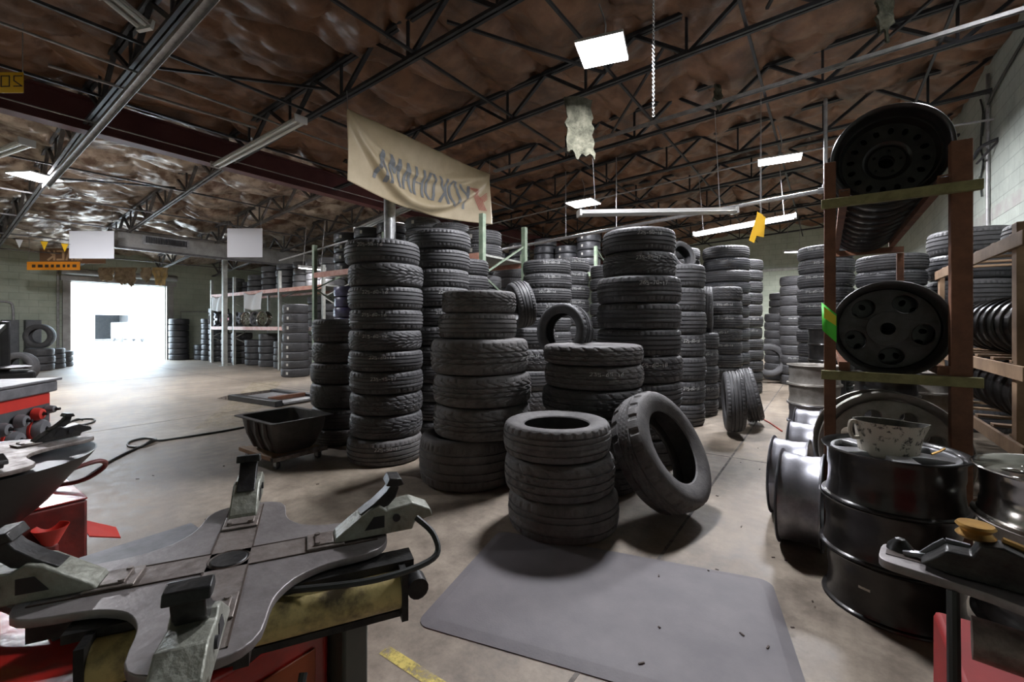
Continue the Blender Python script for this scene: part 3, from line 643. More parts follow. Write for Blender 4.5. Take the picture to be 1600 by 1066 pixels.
# ---------------------------------------------------------------- tires
R0, W0 = .345, .205
def tire_mesh(kind, material, ri=.208):
    R, W = R0, W0; NS = 192
    gz = {'rib': [-.052, -.02, .02, .052], 'notch': [-.05, -.017, .017, .05], 'diag': [-.03, 0, .03], 'block': [-.045, 0, .045], 'at': [-.035, .035]}[kind]
    prof = []                                    # (r, z, tread?)
    h = .375 * W
    zs = []; 
    k = 26 if kind in ('diag', 'at', 'block') else 14
    for i in range(k + 1): zs.append(-h + 2 * h * i / k)
    for g_ in gz: zs += [g_ - .0062, g_ - .0045, g_ + .0045, g_ + .0062]
    zs = sorted(set(round(z, 5) for z in zs)); zs = [z for z in zs if not any(g_ - .0045 < z < g_ + .0045 or (g_ - .0062 < z < g_ + .0062 and z not in (round(g_ - .0045, 5), round(g_ + .0045, 5))) for g_ in gz)]
    prof_side = [(ri, .36 * W), (ri + .006, .40 * W), (ri + .02, .43 * W), (ri + .05, .485 * W), (ri + .075, .5 * W), (ri + .1, .49 * W), (ri + .113, .462 * W), (ri + .114, .456 * W), (R - .018, .432 * W), (R - .0125, .405 * W)]
    for r, z in prof_side: prof.append((r, -z, 0))
    for z in zs:
        r = R - .010 * (abs(z) / h) ** 2.2
        if any(abs(z - g_) < .005 for g_ in gz): r -= .010; prof.append((r, z, 2))
        else: prof.append((r, z, 1))
    for r, z in prof_side[::-1]: prof.append((r, z, 0))
    for r, z in [(ri + .012, .33 * W), (ri + .05, .42 * W), (R - .03, .40 * W), (R - .02, .25 * W), (R - .02, -.25 * W), (R - .03, -.40 * W), (ri + .05, -.42 * W), (ri + .012, -.33 * W)]: prof.append((r, z, 0))
    m = len(prof); vs = []; fs = []
    for i in range(NS):
        th = 2 * PI * i / NS; c, s = math.cos(th), math.sin(th)
        for r, z, tr in prof:
            if tr == 1 or (tr == 0 and r > R - .014):
                az = abs(z); cut = 0
                if kind == 'rib' and az > .056 and i % 4 == 0: cut = .005
                if kind == 'notch':
                    if az > .054 and (i % 6) in (0, 1): cut = .006
                    elif az < .054 and i % 4 == 0: cut = .0025
                if kind == 'diag':
                    if az > .06: cut = .005 if i % 6 == 0 else 0
                    elif (i + int((az) * 260)) % 8 in (0, 1): cut = .005
                if kind == 'block':
                    if (i + (3 if z > .02 or z < -.02 else 0) + int(z * 90)) % 8 in (0, 1): cut = .006
                if kind == 'at':
                    if az > .045: cut = .008 if i % 8 in (0, 1, 2) else 0
                    elif (i + int(z * 200) * 2) % 8 in (0, 1): cut = .007
                r -= cut
            vs.append((r * c, r * s, z + W / 2))
    for i in range(NS):
        j = (i + 1) % NS
        for k_ in range(m): q = (k_ + 1) % m; fs.append((i * m + k_, j * m + k_, j * m + q, i * m + q))
    mb = MB(); mb.v = vs; mb.f = fs
    return mb.mesh('tire_' + kind, material, True, 28)
TM = {'rib': tire_mesh('rib', 'rubber'), 'notch': tire_mesh('notch', 'rubber'), 'diag': tire_mesh('diag', 'rubber'), 'block': tire_mesh('block', 'rubber'), 'at': tire_mesh('at', 'rubber_dusty'),
      'dusty': tire_mesh('notch', 'rubber_dusty'), 'dusty_rib': tire_mesh('rib', 'rubber_dusty'), 'dusty_diag': tire_mesh('diag', 'rubber_dusty'), 'new': tire_mesh('rib', 'rubber_new'),
      'suv': tire_mesh('block', 'rubber_dusty', ri=.205)}
def lathe_low(material):
    mb = MB(); R, W = R0, W0
    pr = [(.21, -.36 * W), (.26, -.48 * W), (.3, -.49 * W), (.335, -.43 * W), (.345, -.3 * W), (.345, -.11 * W), (.339, -.1 * W), (.339, -.08 * W), (.345, -.07 * W), (.345, .07 * W), (.339, .08 * W), (.339, .1 * W), (.345, .11 * W), (.345, .3 * W), (.335, .43 * W), (.3, .49 * W), (.26, .48 * W), (.21, .36 * W), (.27, .4 * W), (.325, .3 * W), (.325, -.3 * W), (.27, -.4 * W)]
    mb.lathe([(r, z + W / 2) for r, z in pr], 56, True); return mb.mesh('tire_far', material, True, 40)
TM['far'] = lathe_low('rubber'); TM['far_new'] = lathe_low('rubber_new'); TM['wrapped'] = lathe_low('purple')
CHALK = {}
def chalk_mesh(text):
    if text not in CHALK:
        CHALK[text] = strokes(text, lambda u, v: ((R0 - .0005) * math.cos((u - .11) / R0), (R0 - .0005) * math.sin((u - .11) / R0), W0 * .64 + v + .004 * math.sin(u * 60)), .016, .025, .010, .0038, sub=2).mesh('size_marking', 'chalk', False)
    return CHALK[text]
LABM = MB().add([((R0 + .0015) * math.cos(a), (R0 + .0015) * math.sin(a), z) for a in [(-.08 + .04 * i) for i in range(5)] for z in (.07, .13)], [(2 * i, 2 * i + 1, 2 * i + 3, 2 * i + 2) for i in range(4)]).mesh('paper_label', 'label', False)
STACKS = []
OT = ['topmost tire', 'second tire from top', 'third tire from top', 'fourth tire from top', 'fifth tire from top', 'sixth tire from top', 'seventh tire from top', 'eighth tire from top', 'ninth tire from top', 'tenth tire from top', 'eleventh tire from top', 'twelfth tire from top', 'thirteenth tire from top', 'fourteenth tire from top', 'fifteenth tire from top', 'sixteenth tire from top']
SIZES = ['225-60-16', '205-65-15', '235-50-18', '215-60-16', '255-55-18', '245-45-17', '235-65-17']
NT = [0]; TIRES = []
def one_tire(loc, D, pitch, kind, label, group, rot=(0, 0, 0), chalk=None, lab=False, cat='tire', lean=None):
    o = link('tire', TM[kind]); o.location = loc
    o.rotation_euler = rot; o.scale = (D / 2 / R0, D / 2 / R0, pitch / W0); tag(o, label, cat, group); NT[0] += 1; TIRES.append(o)
    if chalk:
        ang = math.atan2(-loc[1], -loc[0]) - rot[2] + (chalk[1] if isinstance(chalk, tuple) else 0)
        c = link('size_marking', chalk_mesh(chalk[0] if isinstance(chalk, tuple) else chalk), o); c.rotation_euler = (0, 0, ang); c['label'] = 'white crayon size marking'
    if lab:
        ang = math.atan2(-loc[1], -loc[0]) - rot[2] - .6
        c = link('paper_label', LABM, o); c.rotation_euler = (0, 0, ang - (1.5 if lab == 2 else 0)); c['label'] = 'pale paper label'
    return o
def stack(cx, wpx, desc, ytop=None, yb=None, D=None, n=None, pitch=None, kinds=('rib',), bounds=None, widths=None, offs=None, z0=0.0, chalk={}, labs=(), Z=None, seed=None, jit=.008, mixD=.02, group=None, tilt=.006, x0y0=None):
    """one pile of tires; sizes are solved from the photograph, everything stands on z0"""
    rnd = random.Random(seed if seed is not None else int(cx * 7 + (ytop or 0)))
    k = math.sqrt(1 + ((cx - 800) / F) ** 2)
    if Z is None:
        if yb is not None:
            Zf = (HC - z0) * F / (yb - HY); D = D or .68
            for _ in range(6):
                Z = Zf + D / 2 / k * .98; 
                D = wpx * Z / F / k
        else: Z = (D or .68) * F * k / wpx; D = D or .68
    elif D is None: D = wpx * Z / F / k
    Zf = Z - D / 2
    x, y, _u = ray(cx, 500); c = Vector((x * Z, y * Z, 0))
    if bounds:
        hs = [(b - a) * Zf / F for a, b in zip(bounds, bounds[1:])]; 
        tot = HC + (HY - bounds[0]) * Zf / F - z0; q = tot / sum(hs); hs = [h * q for h in hs]
    else:
        tot = HC + (HY - ytop) * (Zf + .08) / F - z0
        if n is None: n = max(1, round(tot / (pitch or .2)))
        hs = [tot / n * rnd.uniform(.95, 1.05) for _ in range(n)]; q = tot / sum(hs); hs = [h * q for h in hs]
    n = len(hs); z = z0; R_ = []
    for i in range(n - 1, -1, -1):
        h = hs[i]; d = D * (widths[i] if widths else 1 + rnd.uniform(-mixD, mixD)); ox = (offs[i] if offs else 0) * Z / F
        jx, jy = rnd.uniform(-jit, jit), rnd.uniform(-jit, jit)
        R_.append(one_tire((c.x + jx + ox * C_, c.y + jy + ox * S_, z + .001), d, h - .002, kinds[i % len(kinds)], OT[i] + ' in ' + desc, group or ('tires in ' + desc), (rnd.uniform(-tilt, tilt), rnd.uniform(-tilt, tilt), rnd.uniform(0, 6.28)), chalk.get(i), (1 if i in labs else False)))
        z += h
    STACKS.append((desc, c.x, c.y, D / 2 * (max(widths) if widths else 1), z0, z)); print('STK n=%d D=%.2f Z=%.2f top=%.2f xy=(%.2f,%.2f) %s' % (n, D, Z, z, c.x, c.y, desc)); return R_
# --- foreground piles
stack(603, 118, 'the tall pile nearest the black tub', bounds=[370, 408, 445, 482, 515, 549, 582, 618, 652, 690, 731], yb=731, kinds=('rib', 'diag', 'rib', 'notch', 'diag', 'rib', 'notch', 'block', 'diag', 'dusty_rib'), offs=[-4, 0, 0, 1, 1, 1, 1, 1, 1, 0], widths=[1, 1, 1, .985, .975, .99, .98, .97, .97, 1.0],
      chalk={0: ('205-55-16', -.35), 2: ('225-60-16', -.3), 3: ('215-60-16', -.35), 4: ('215-60-16', -.3), 5: ('225-60-16', -.12), 6: ('235-45-17', -.1), 9: ('225-50-17', .05)}, mixD=0)
stack(687, 96, 'the pile behind and right of the ten tire pile', ytop=358, D=.69, n=11, kinds=('rib', 'rib', 'notch'), chalk={3: ('225-60-16', .3), 4: ('215-60-16', .2), 5: ('225-60-16', .3)})
stack(751, 153, 'the wide dusty pile left of the three tire pile', bounds=[450, 488, 531, 589, 641, 694, 775], yb=775, widths=[.76, .8, 1.0, 1.0, .99, .99], offs=[-3, -4, -1, 1, 1, -20], kinds=('dusty_diag', 'dusty_rib', 'dusty_diag', 'dusty_diag', 'dusty_diag', 'dusty_rib'), mixD=0)
stack(875, 172, 'the low three tire pile beside the mat', bounds=[676, 731, 793, 858], yb=858, widths=[.975, 1.0, 1.0], offs=[-3, -2, 4], kinds=('dusty', 'suv', 'dusty'), mixD=0, tilt=.012)
stack(926, 158, 'the pile topped by a standing tire', bounds=[541, 574, 613, 655, 697, 738, 780], yb=780, kinds=('suv', 'suv', 'block'), chalk={1: ('235-65-16', .25)}, widths=[.99, .98, 1, 1, 1, 1])
stack(998, 134, 'the tall dark pile right of the standing tire', bounds=[349, 388, 428, 472, 514, 557, 600, 645, 690, 733], yb=733, widths=[.86, .86, .99, .99, 1, 1, .99, .99, 1], kinds=('rib', 'diag', 'notch', 'notch', 'rib', 'block'), chalk={0: ('225-50-16', .3), 1: ('235-55-17', .25), 2: ('265-70-17', .35), 5: ('265-60-18', .3)}, mixD=0)
stack(540, 106, 'the low pile behind the black tub', bounds=[498, 536, 570, 604, 643, 677, 703], yb=698, kinds=('rib', 'diag', 'rib', 'block', 'rib', 'dusty_rib'))
stack(462, 45, 'the pile standing before the left rack post', bounds=[475, 488, 501, 515, 528.5, 541.6, 553.8, 565, 577], Z=10.8, kinds=('rib',), labs=(0, 1, 2, 3, 4, 5, 6, 7), widths=[.93, .93, .95, .95, .97, .98, 1, 1.02])
# --- middle piles
stack(1060, 84, 'the pile right behind the tall dark pile', ytop=413, yb=668, D=.7, n=7, kinds=('rib', 'notch'), chalk={3: ('225-60-16', .5), 5: ('215-60-16', .5)})
stack(1086, 73, 'the pile with dark tire perched, right of the dark pile', ytop=520, Z=6.3, n=5, D=.62, kinds=('rib', 'block'), chalk={1: ('225-60-16', .5), 3: ('225-50-17', .5)})
stack(724, 82, 'the pile right of and behind the eleven tire pile', ytop=404, D=.68, kinds=('rib',))
stack(797, 54, 'the pile under the green rack beam', ytop=417, D=.66, kinds=('rib',))
stack(855, 76, 'the chalk marked pile behind the standing tire', ytop=405, D=.68, kinds=('rib', 'notch'), chalk={0: ('235-50-18', .2), 1: ('215-55-17', .2), 2: ('225-60-16', 0), 3: ('215-60-16', .3), 5: ('225-60-16', .1)})
stack(887, 68, 'the second chalk marked pile behind the standing tire', ytop=403, D=.68, kinds=('rib', 'notch'), chalk={0: ('225-70-16', .5), 1: ('245-60-18', .5), 2: ('235-65-16', .5), 3: ('225-60-16', .5)})
stack(955, 66, 'the pile peeking left of the tall dark pile', ytop=413, D=.66, kinds=('rib',))
stack(827, 84, 'the pile below the leaning tire in the middle', ytop=512, D=.66, n=5, kinds=('rib', 'block'), chalk={1: ('225-60-16', 0)})
stack(1121, 77, 'the chunky tread pile in front of the right aisle', ytop=448, D=.7, kinds=('block', 'rib', 'rib', 'diag', 'rib', 'rib', 'rib', 'rib'), chalk={1: ('235-60-16', .3), 3: ('225-65-17', .1), 2: ('215-60-16', .3), 4: ('205-60-16', .3)})
stack(1134, 75, 'the plain tall pile behind the chunky tread pile', ytop=383, D=.75, kinds=('rib', 'new'), mixD=.01)
stack(1160, 64, 'the bluish tall pile lining the right aisle', ytop=405, D=.68, kinds=('rib', 'notch'), chalk={5: ('225-60-16', .5), 6: ('225-60-16', .5)})
stack(1220, 54, 'the short far pile left of the aisle end', ytop=490, D=.68, kinds=('rib',))
stack(1224, 46, 'the far pile against the green wall', ytop=457, D=.68, kinds=('far',))
stack(1247, 60, 'the far pile right of the standing tire in aisle', ytop=430, D=.68, kinds=('rib',), chalk={4: ('225-60-16', -.2), 8: ('235-60-17', -.2)})
stack(1290, 92, 'the tall pile behind the left rack post', ytop=381, D=.7, kinds=('rib', 'notch'), chalk={0: ('225-60-16', -.3), 1: ('225-60-16', -.1), 2: ('225-60-16', -.4), 3: ('215-60-16', -.4), 4: ('215-60-16', -.4)})
stack(1391, 117, 'the pile seen between the two rack posts', ytop=395, D=.72, kinds=('rib', 'new'))
stack(1063, 62, 'the distant pile above the second dark pile', ytop=387, D=.68, kinds=('rib',))
rr = stack(1515, 150, 'the truck tire pile against the right wall', ytop=352, D=.8, Z=5.4, n=8, kinds=('rib', 'new'), mixD=.01)
def rot_axis(axis, spin=0):
    z = Vector(axis).normalized(); q = z.to_track_quat('Z', 'Y'); return (q.to_matrix() @ Matrix.Rotation(spin, 3, 'Z')).to_euler()
def standing(c, axis, D, pitch, kind, label, chalk=None, spin=0, group='tires standing on edge'):
    """c: centre of the tire; axis: direction of its axle"""
    e = rot_axis(axis, spin); ax = Vector(axis).normalized()
    return one_tire(tuple(Vector(c) - ax * pitch / 2), D, pitch, kind, label, group, tuple(e))
# the big leaning tire: centre, axle points to viewer's right and up
Zt = 2.95; ctr = at_t(1034, 704, Zt); 
f3 = Vector((-S_, C_, 0)); r3 = Vector((C_, S_, 0)); u3 = Vector((0, 0, 1))
standing(ctr, r3 * .64 - f3 * .60 + u3 * .50, .80, .24, 'at', 'large dusty all terrain tire leaning beside the three tire pile', spin=.3)
Zt = 4.03; standing(at_t(882, 518, Zt), r3 * -.55 - f3 * .74 + u3 * .1, .52, .19, 'notch', 'tire standing upright on top of the middle pile', group='tires standing on edge')
standing(at_t(813, 476, 4.9), r3 * .93 + f3 * .3 + u3 * .2, .52, .2, 'rib', 'tire leaning on edge above the middle pile, tread facing front')
standing(at_t(1146, 627, 5.0), r3 * .93 + f3 * -.35 + u3 * .03, .68, .2, 'rib', 'black upright tire, nearer of the pair in the aisle')
standing(at_t(1171, 617, 5.6), r3 * .88 + f3 * -.4 + u3 * .22, .68, .2, 'notch', 'upright tire, leaning farther one of the aisle pair')
standing(at_t(1102, 484, 6.25), r3 * .9 - f3 * .42 + u3 * .0, .66, .2, 'rib', 'dark tire standing on edge atop the pile right of the dark pile')
standing(at_t(1201, 563, 9.5), r3 * -.35 - f3 * .9 + u3 * .12, .72, .2, 'rib', 'upright tire leaning at the far end of the right aisle')
standing(at_t(1062, 402, 6.2), r3 * .4 - f3 * .9 + u3 * .3, .45, .18, 'rib', 'small tire tilted on top of the pile behind the dark one')
# --- left edge piles
stack(62, 50, 'the pile by the left wall nearest the red cabinet', ytop=545, D=.6, n=3, kinds=('far',))
stack(80, 46, 'the narrow pile right of the left wall pile', ytop=545, D=.6, Z=12.7, n=4, kinds=('far',))
stack(95, 40, 'the low pile left of the roller door', ytop=549, D=.55, Z=13.3, n=3, kinds=('far',))
standing(at_t(30, 508 + .91 * 690 / 9.4, 9.4), f3 * -1 + r3 * .2 + u3 * .05, .66, .2, 'far', 'upright tire behind the red cabinet at left edge')
# --- piles right of the roller door
_q = at_t(62, 508, 12.1); _q.z = STACKS[-3][5] + .336
standing(_q, f3 * -1 + r3 * .3, .66, .2, 'far', 'upright tire standing on top of the left wall pile')
stack(280, 30, 'the pile right beside the roller door', ytop=498, D=.6, Z=15.9, n=7, kinds=('far_new',))
# ---------------------------------------------------------------- pallet racks
def rack(X0, posts, Y0, dep, levels, top, label, mpost, mbeam, decks=True):
    t = thing('pallet_rack', label, 'rack', (X0, Y0, 0))
    for x in posts:
        for y in (0, dep):
            mb = MB(); mb.box(x - X0 - .035, x - X0 + .035, y - .035, y + .035, 0, top); part('post', mb, mpost, t, smooth=False)
        mb = MB(); k_ = 0; z = .3
        while z < top - .3: mb.bar((x - X0, 0 if k_ % 2 else dep, z), (x - X0, dep if k_ % 2 else 0, z + .55), .025, .025); z += .55; k_ += 1
        part('brace', mb, mpost, t, smooth=False)
    for z in levels:
        for y in (-.02, dep + .02):
            for a, b in zip(posts, posts[1:]): part('beam', MB().box(a - X0 + .036, b - X0 - .036, y - .02, y + .02, z - .1, z), mbeam, t, smooth=False)
        if decks: part('deck', MB().box(posts[0] - X0 + .04, posts[-1] - X0 - .04, 0.001, dep - .001, z - .03, z), 'rack_grey', t, smooth=False)
    return t
YA = 6.25
pA = [at_y(331, 500, YA).x, at_y(366, 500, YA).x, at_y(437, 500, YA).x, -10.2]
rack(pA[2], pA, YA, 1.05, (1.2, 2.26), 2.75, 'long grey and orange pallet rack along the left side', 'rack_grey', 'rack_orange')
YR = 4.78; pB = [-8.1, -6.0, -3.9]
rack(-3.9, pB, YR, 1.05, (1.2, 2.26), 2.8, 'green pallet rack behind the ten tire pile', 'rack_green', 'rack_orange')
pC = [-3.2, -1.2]
YC = 9.6
rack(-4.4, [-8.6, -6.5, -4.4], YC, 1.05, (1.3, 2.5), 3.1, 'far green pallet rack behind the middle piles', 'rack_green', 'rack_green')
def rack_tires(xs, y, z0, ns, where, kinds=('far',), D=.62, P=.2, labs=(), chalk={}):
    rnd = random.Random(int(z0 * 100 + y * 10))
    for j, (x, n) in enumerate(zip(xs, ns)):
        z = z0
        ordn = ['leftmost', 'second', 'third', 'fourth', 'fifth', 'sixth', 'seventh', 'eighth', 'ninth'][j]
        for i in range(n):
            h = P * rnd.uniform(.93, 1.05); up = n - 1 - i
            one_tire((x, y + rnd.uniform(-.01, .01), z + .001), D * rnd.uniform(.96, 1.02), h - .002, kinds[0], '%s in %s pile %s' % (OT[up], ordn, where), 'tires ' + where, (0, 0, rnd.uniform(0, 6)), None, (1 if j in labs else False))
            z += h
def lin(a, b, n): return [a + (b - a) * (i + .5) / n for i in range(n)]
rack_tires([-18.45, -17.8, -17.16], YA + .35, 0, (3, 8, 10), 'left of the left rack', kinds=('far_new',), D=.6, P=.185)
bay1, bay2, bay3 = (pA[0] + .08, pA[1] - .08), (pA[1] + .06, pA[2] - .06), (pA[2] + .06, pA[3] - .06)
rack_tires(lin(*bay1, 2), YA + .42, 0, (5, 5), 'under the left rack, first bay')
rack_tires(lin(*bay2, 3), YA + .42, 0, (4, 5, 4), 'under the left rack, second bay', labs=(2,))
rack_tires(lin(*bay3, 3), YA + .45, 0, (5, 5, 5), 'under the left rack, third bay')
rack_tires(lin(*bay1, 2), YA + .5, 2.262, (3, 2), 'on top of the left rack, first bay', P=.19)
rack_tires(lin(*bay2, 3), YA + .5, 2.262, (3, 4, 4), 'on top of the left rack, second bay', P=.19)
rack_tires(lin(*bay3, 3), YA + .5, 2.262, (4, 4, 4), 'on top of the left rack, third bay', P=.19)
rack_tires(lin(*bay3, 3), YA + .55, 1.202, (3, 4, 3), 'on the middle shelf, third bay')
b1_, b2_ = (-8.02, -6.06), (-5.94, -3.98)
for (bb, nm) in ((b1_, 'left bay'), (b2_, 'right bay')):
    rack_tires(lin(*bb, 3), YR + .5, 1.202, (4, 4, 4), 'inside the green rack, ' + nm, D=.6, kinds=('wrapped' if nm == 'left bay' else 'far',))
rack_tires(lin(*b1_, 3), YR + .5, 2.262, (4, 4, 4), 'on top of the green rack, left bay', D=.6, labs=(0, 1), kinds=('far_new',))
rack_tires(lin(*b2_, 3), YR + .5, 2.262, (4, 3, 2), 'on top of the green rack, right bay', D=.6, labs=(0, 2), kinds=('rib',))
for (bb, nm) in (((-8.5, -6.6), 'left bay'), ((-6.4, -4.5), 'right bay')):
    rack_tires(lin(*bb, 3), YC + .5, 2.502, (5, 4, 5), 'on top of the far rack, ' + nm, D=.6, labs=(1, 2), kinds=('far_new',))
# sheets hanging on the left rack
for (x0, x1, lab) in ((339 - 8, 357 - 8, 'white sheet hanging at the left end of the rack'), (381, 409, 'white sheet hanging from the orange rack beam')):
    a = at_y(x0, 455, YA - .06); b = at_y(x1, 450, YA - .06); mb = MB(); nn = 16
    for j in range(nn + 1):
        for i in range(nn + 1):
            s, v_ = i / nn, j / nn; q = a.lerp(b, s); L_ = 1 - .25 * (1 - s)
            mb.v.append((q.x * 1 + .0, q.y + .02 * math.sin(s * 14 + v_ * 3) - .02 * math.sin(PI * v_), 2.22 - v_ * .62 * L_ - .08 * math.sin(PI * s) * (1 - v_) + .2 * max(0, s * v_ - .5)))
    for j in range(nn):
        for i in range(nn): q = j * (nn + 1) + i; mb.f.append((q, q + 1, q + nn + 2, q + nn + 1))
    o = single('hanging_sheet', mb, 'cloth', lab, 'sheet'); s_ = o.modifiers.new('thick', 'SOLIDIFY'); s_.thickness = .003

# ---------------------------------------------------------------- wheels
RW = .235
def barrel_prof(W, R=RW):
    return [(R, 0), (R + .003, .004), (R, .01), (R - .012, .014), (R - .016, .026), (R - .018, .05), (R - .021, W * .3), (R - .022, W * .52), (R - .018, W * .6), (R - .018, W * .8), (R - .016, W - .026), (R - .013, W - .013), (R, W - .009), (R + .003, W - .004), (R, W),
            (R - .008, W - .003), (R - .018, W - .02), (R - .024, W - .035), (R - .026, W * .64), (R - .03, W * .56), (R - .03, W * .3), (R - .024, .045), (R - .019, .02), (R - .008, .003)]
def dish(mb, fn):
    mb.v = [(x, y, z + fn(math.hypot(x, y))) for x, y, z in mb.v]; return mb
WM = {}
def wheel_parts(kind, W=.2):
    key = (kind, W)
    if key in WM: return WM[key]
    R = RW; P = []
    bm_ = {'steel': 'black_steel', 'steel_open': 'black_steel', 'alloy': 'silver', 'alloy5': 'black_steel', 'back': 'dark_alloy', 'dull': 'dull_silver', 'chrome': 'chrome', 'red': 'silver', 'silver_barrel': 'silver', 'truck': 'dull_silver'}[kind]
    dm = {'steel': 'black_steel', 'steel_open': 'black_steel', 'alloy': 'silver', 'alloy5': 'face_silver', 'back': 'dark_alloy', 'dull': 'dull_silver', 'chrome': 'chrome', 'red': 'wheel_red', 'silver_barrel': 'silver', 'truck': 'dull_silver'}[kind]
    P.append(('rim_barrel', MB().lathe(barrel_prof(W), 72, True).mesh('rim_barrel', bm_, True, 40)))
    ro = R - .03
    if kind in ('steel', 'dull', 'silver_barrel', 'steel_open'):
        pm = plate([circ(0, 0, .191, 96), circ(0, 0, .098, 64)] + [circ(.15 * math.cos(a), .15 * math.sin(a), .0135, 16, 1.25, .95, a) for a in [2 * PI * i / 16 for i in range(16)]], .006, .001)
        dish(pm, lambda r: W * .62 + .03)
        p2 = plate([circ(0, 0, .08, 64), circ(0, 0, .034, 32)] + [circ(.057 * math.cos(a), .057 * math.sin(a), .007, 10) for a in [2 * PI * i / 5 for i in range(5)]], .006, .001)
        dish(p2, lambda r: W * .62 + .052); pm.add(p2.v, p2.f)
        P.append(('disc', pm.mesh('disc', dm, True, 40)))
        P.append(('hub', MB().lathe([(.079, W * .62 + .054), (.088, W * .62 + .04), (.1, W * .62 + .032), (.1, W * .62 + .026), (.084, W * .62 + .034), (.076, W * .62 + .049)], 48, True).mesh('hub', dm, True, 40)))
        P.append(('disc_edge', MB().lathe([(ro + .0, W * .5), (ro - .006, W * .5), (.186, W * .62 + .028), (.19, W * .62 + .034), (ro, W * .62)], 72, True).mesh('disc_edge', dm, True, 40)))
    else:
        ns = {'alloy': 5, 'alloy5': 5, 'back': 5, 'chrome': 7, 'red': 5, 'truck': 8}[kind]
        wins = []
        for i in range(ns):
            a = 2 * PI * (i + .5) / ns; hw = PI / ns * (.62 if kind != 'chrome' else .55); r0, r1 = .088, ro - .016
            pl = [(r1 * math.cos(a + s * hw), r1 * math.sin(a + s * hw)) for s in (-1, -.5, 0, .5, 1)] + [((r0 + .03) * math.cos(a + hw * .75), (r0 + .03) * math.sin(a + hw * .75)), (r0 * math.cos(a), r0 * math.sin(a)), ((r0 + .03) * math.cos(a - hw * .75), (r0 + .03) * math.sin(a - hw * .75))]
            if kind in ('back', 'truck', 'chrome'): pl = circ(.142 * math.cos(a), .142 * math.sin(a), .05 if kind == 'back' else .034, 24, .85, 1.0 if kind == 'back' else .8, a)
            wins.append([(v.x, v.y) for v in smoothp([(x, y, 0) for x, y in pl], 3, True)])
        polys = [circ(0, 0, ro, 96), circ(0, 0, .03, 28)] + wins + [circ(.052 * math.cos(a), .052 * math.sin(a), .008, 10) for a in [2 * PI * i / 5 for i in range(5)]]
        pm = plate(polys, .03, .005, 2)
        zc = W - (.028 if kind == 'alloy5' else .05)
        dish(pm, lambda r: zc - .1 * max(0, (.1 - r)) * 1.0)
        P.append(('spokes', pm.mesh('spokes', dm, True, 35)))
        P.append(('hub', MB().lathe([(.031, zc - .05), (.031, zc + .012), (.036, zc + .016), (.046, zc + .012), (.046, zc + .0), (.085, zc - .012), (.085, zc - .05)], 40, True).mesh('hub', dm, True, 40)))
    WM[key] = P; return P
def wheel(loc, rot, kind, label, D=.47, W=.2, group=None, cat='wheel'):
    t = thing('wheel', label, cat, tuple(loc), tuple(rot), group); s = D / 2 / RW; t.scale = (s, s, 1)
    for nm, me in wheel_parts(kind, W): link(nm, me, t)
    return t
# the black wheel pile at right foreground
wc = at_t(1392, 508, 1.99); wx, wy = wc.x, wc.y
z = 0
for i, lab in enumerate(('bottom', 'middle', 'topmost')):
    wheel((wx + (.004, -.006, .003, 0)[i], wy + (0, .004, -.003, 0)[i], z), (0, 0, .35 + i), 'alloy5' if i == 2 else 'steel', '%s wheel in the black pile under the bucket' % lab, .515, .232, 'wheels in the black pile'); z += .2335
ztop = z
bw = [o for o in bpy.data.objects if o.get('label') == 'bottom wheel in the black pile under the bucket'][0]
def on_barrel(r, ang, z0): return lambda u, v: (r * math.cos(ang + u / r), r * math.sin(ang + u / r), z0 + v)
fn = on_barrel(.215, math.radians(-118) - .35, .12); part('sticker', MB().add([fn(-.02 + .01 * i, v) for i in range(5) for v in (0, .025)], [(2 * i, 2 * i + 1, 2 * i + 3, 2 * i + 2) for i in range(4)]), 'label', bw, label='small white sticker on the barrel')
# weights on the barrels
# right edge chrome pile
cx_, cy_ = .70, 2.36; z = 0
for i, (k_, lab) in enumerate((('steel', 'bottom black'), ('steel', 'second lowest black'), ('dull', 'middle grey'), ('chrome', 'topmost chrome'))):
    wheel((cx_, cy_, z), (0, 0, i * .7), k_, '%s wheel in the pile at the right edge' % lab, .50, .184, 'wheels in the right edge pile'); z += .1845
# row of silver wheels standing on edge along the aisle
ex = rot_axis((-1, 0.05, 0))
rows = [((1226, 776, 2.56), .52, 'silver', 'nearest silver wheel on edge, chalked, beside the black pile'), ((1212, 732, 2.95), .50, 'silver', 'second silver wheel on edge beside the aisle'), ((1237, 712, 3.6), .47, 'silver', 'third silver wheel on edge beside the aisle'), ((1246, 690, 4.2), .46, 'silver', 'fourth silver wheel on edge beside the aisle'), ((1240, 625, 6.0), .46, 'steel', 'black wheel on edge farthest along the aisle row')]
for (px, py, zt_), D_, k_, lab in rows:
    p = at_t(px, py, zt_); R_ = D_ / 2
    wo = wheel((p.x + .19, p.y, R_ + .004), tuple(rot_axis((-1, .06, 0))), 'silver_barrel' if k_ == 'silver' else 'steel', lab, D_, .21, 'wheels on edge along the aisle')
    if 'nearest' in lab:
        wi = wo.matrix_basis.inverted(); bpy.context.view_layer.update()
        qy = Vector((p.x + .07, p.y - R_ * .9, R_ + .06)); lq = wo.matrix_basis.inverted() @ qy; a_ = math.atan2(lq.y, lq.x); fn = on_barrel(.2125, a_, lq.z)
        part('chalk_marking', strokes('16-57', lambda u, v: fn(u - .06, v), .022, .035, .012, .005), 'ink', wo, label='hand written marking on the barrel')
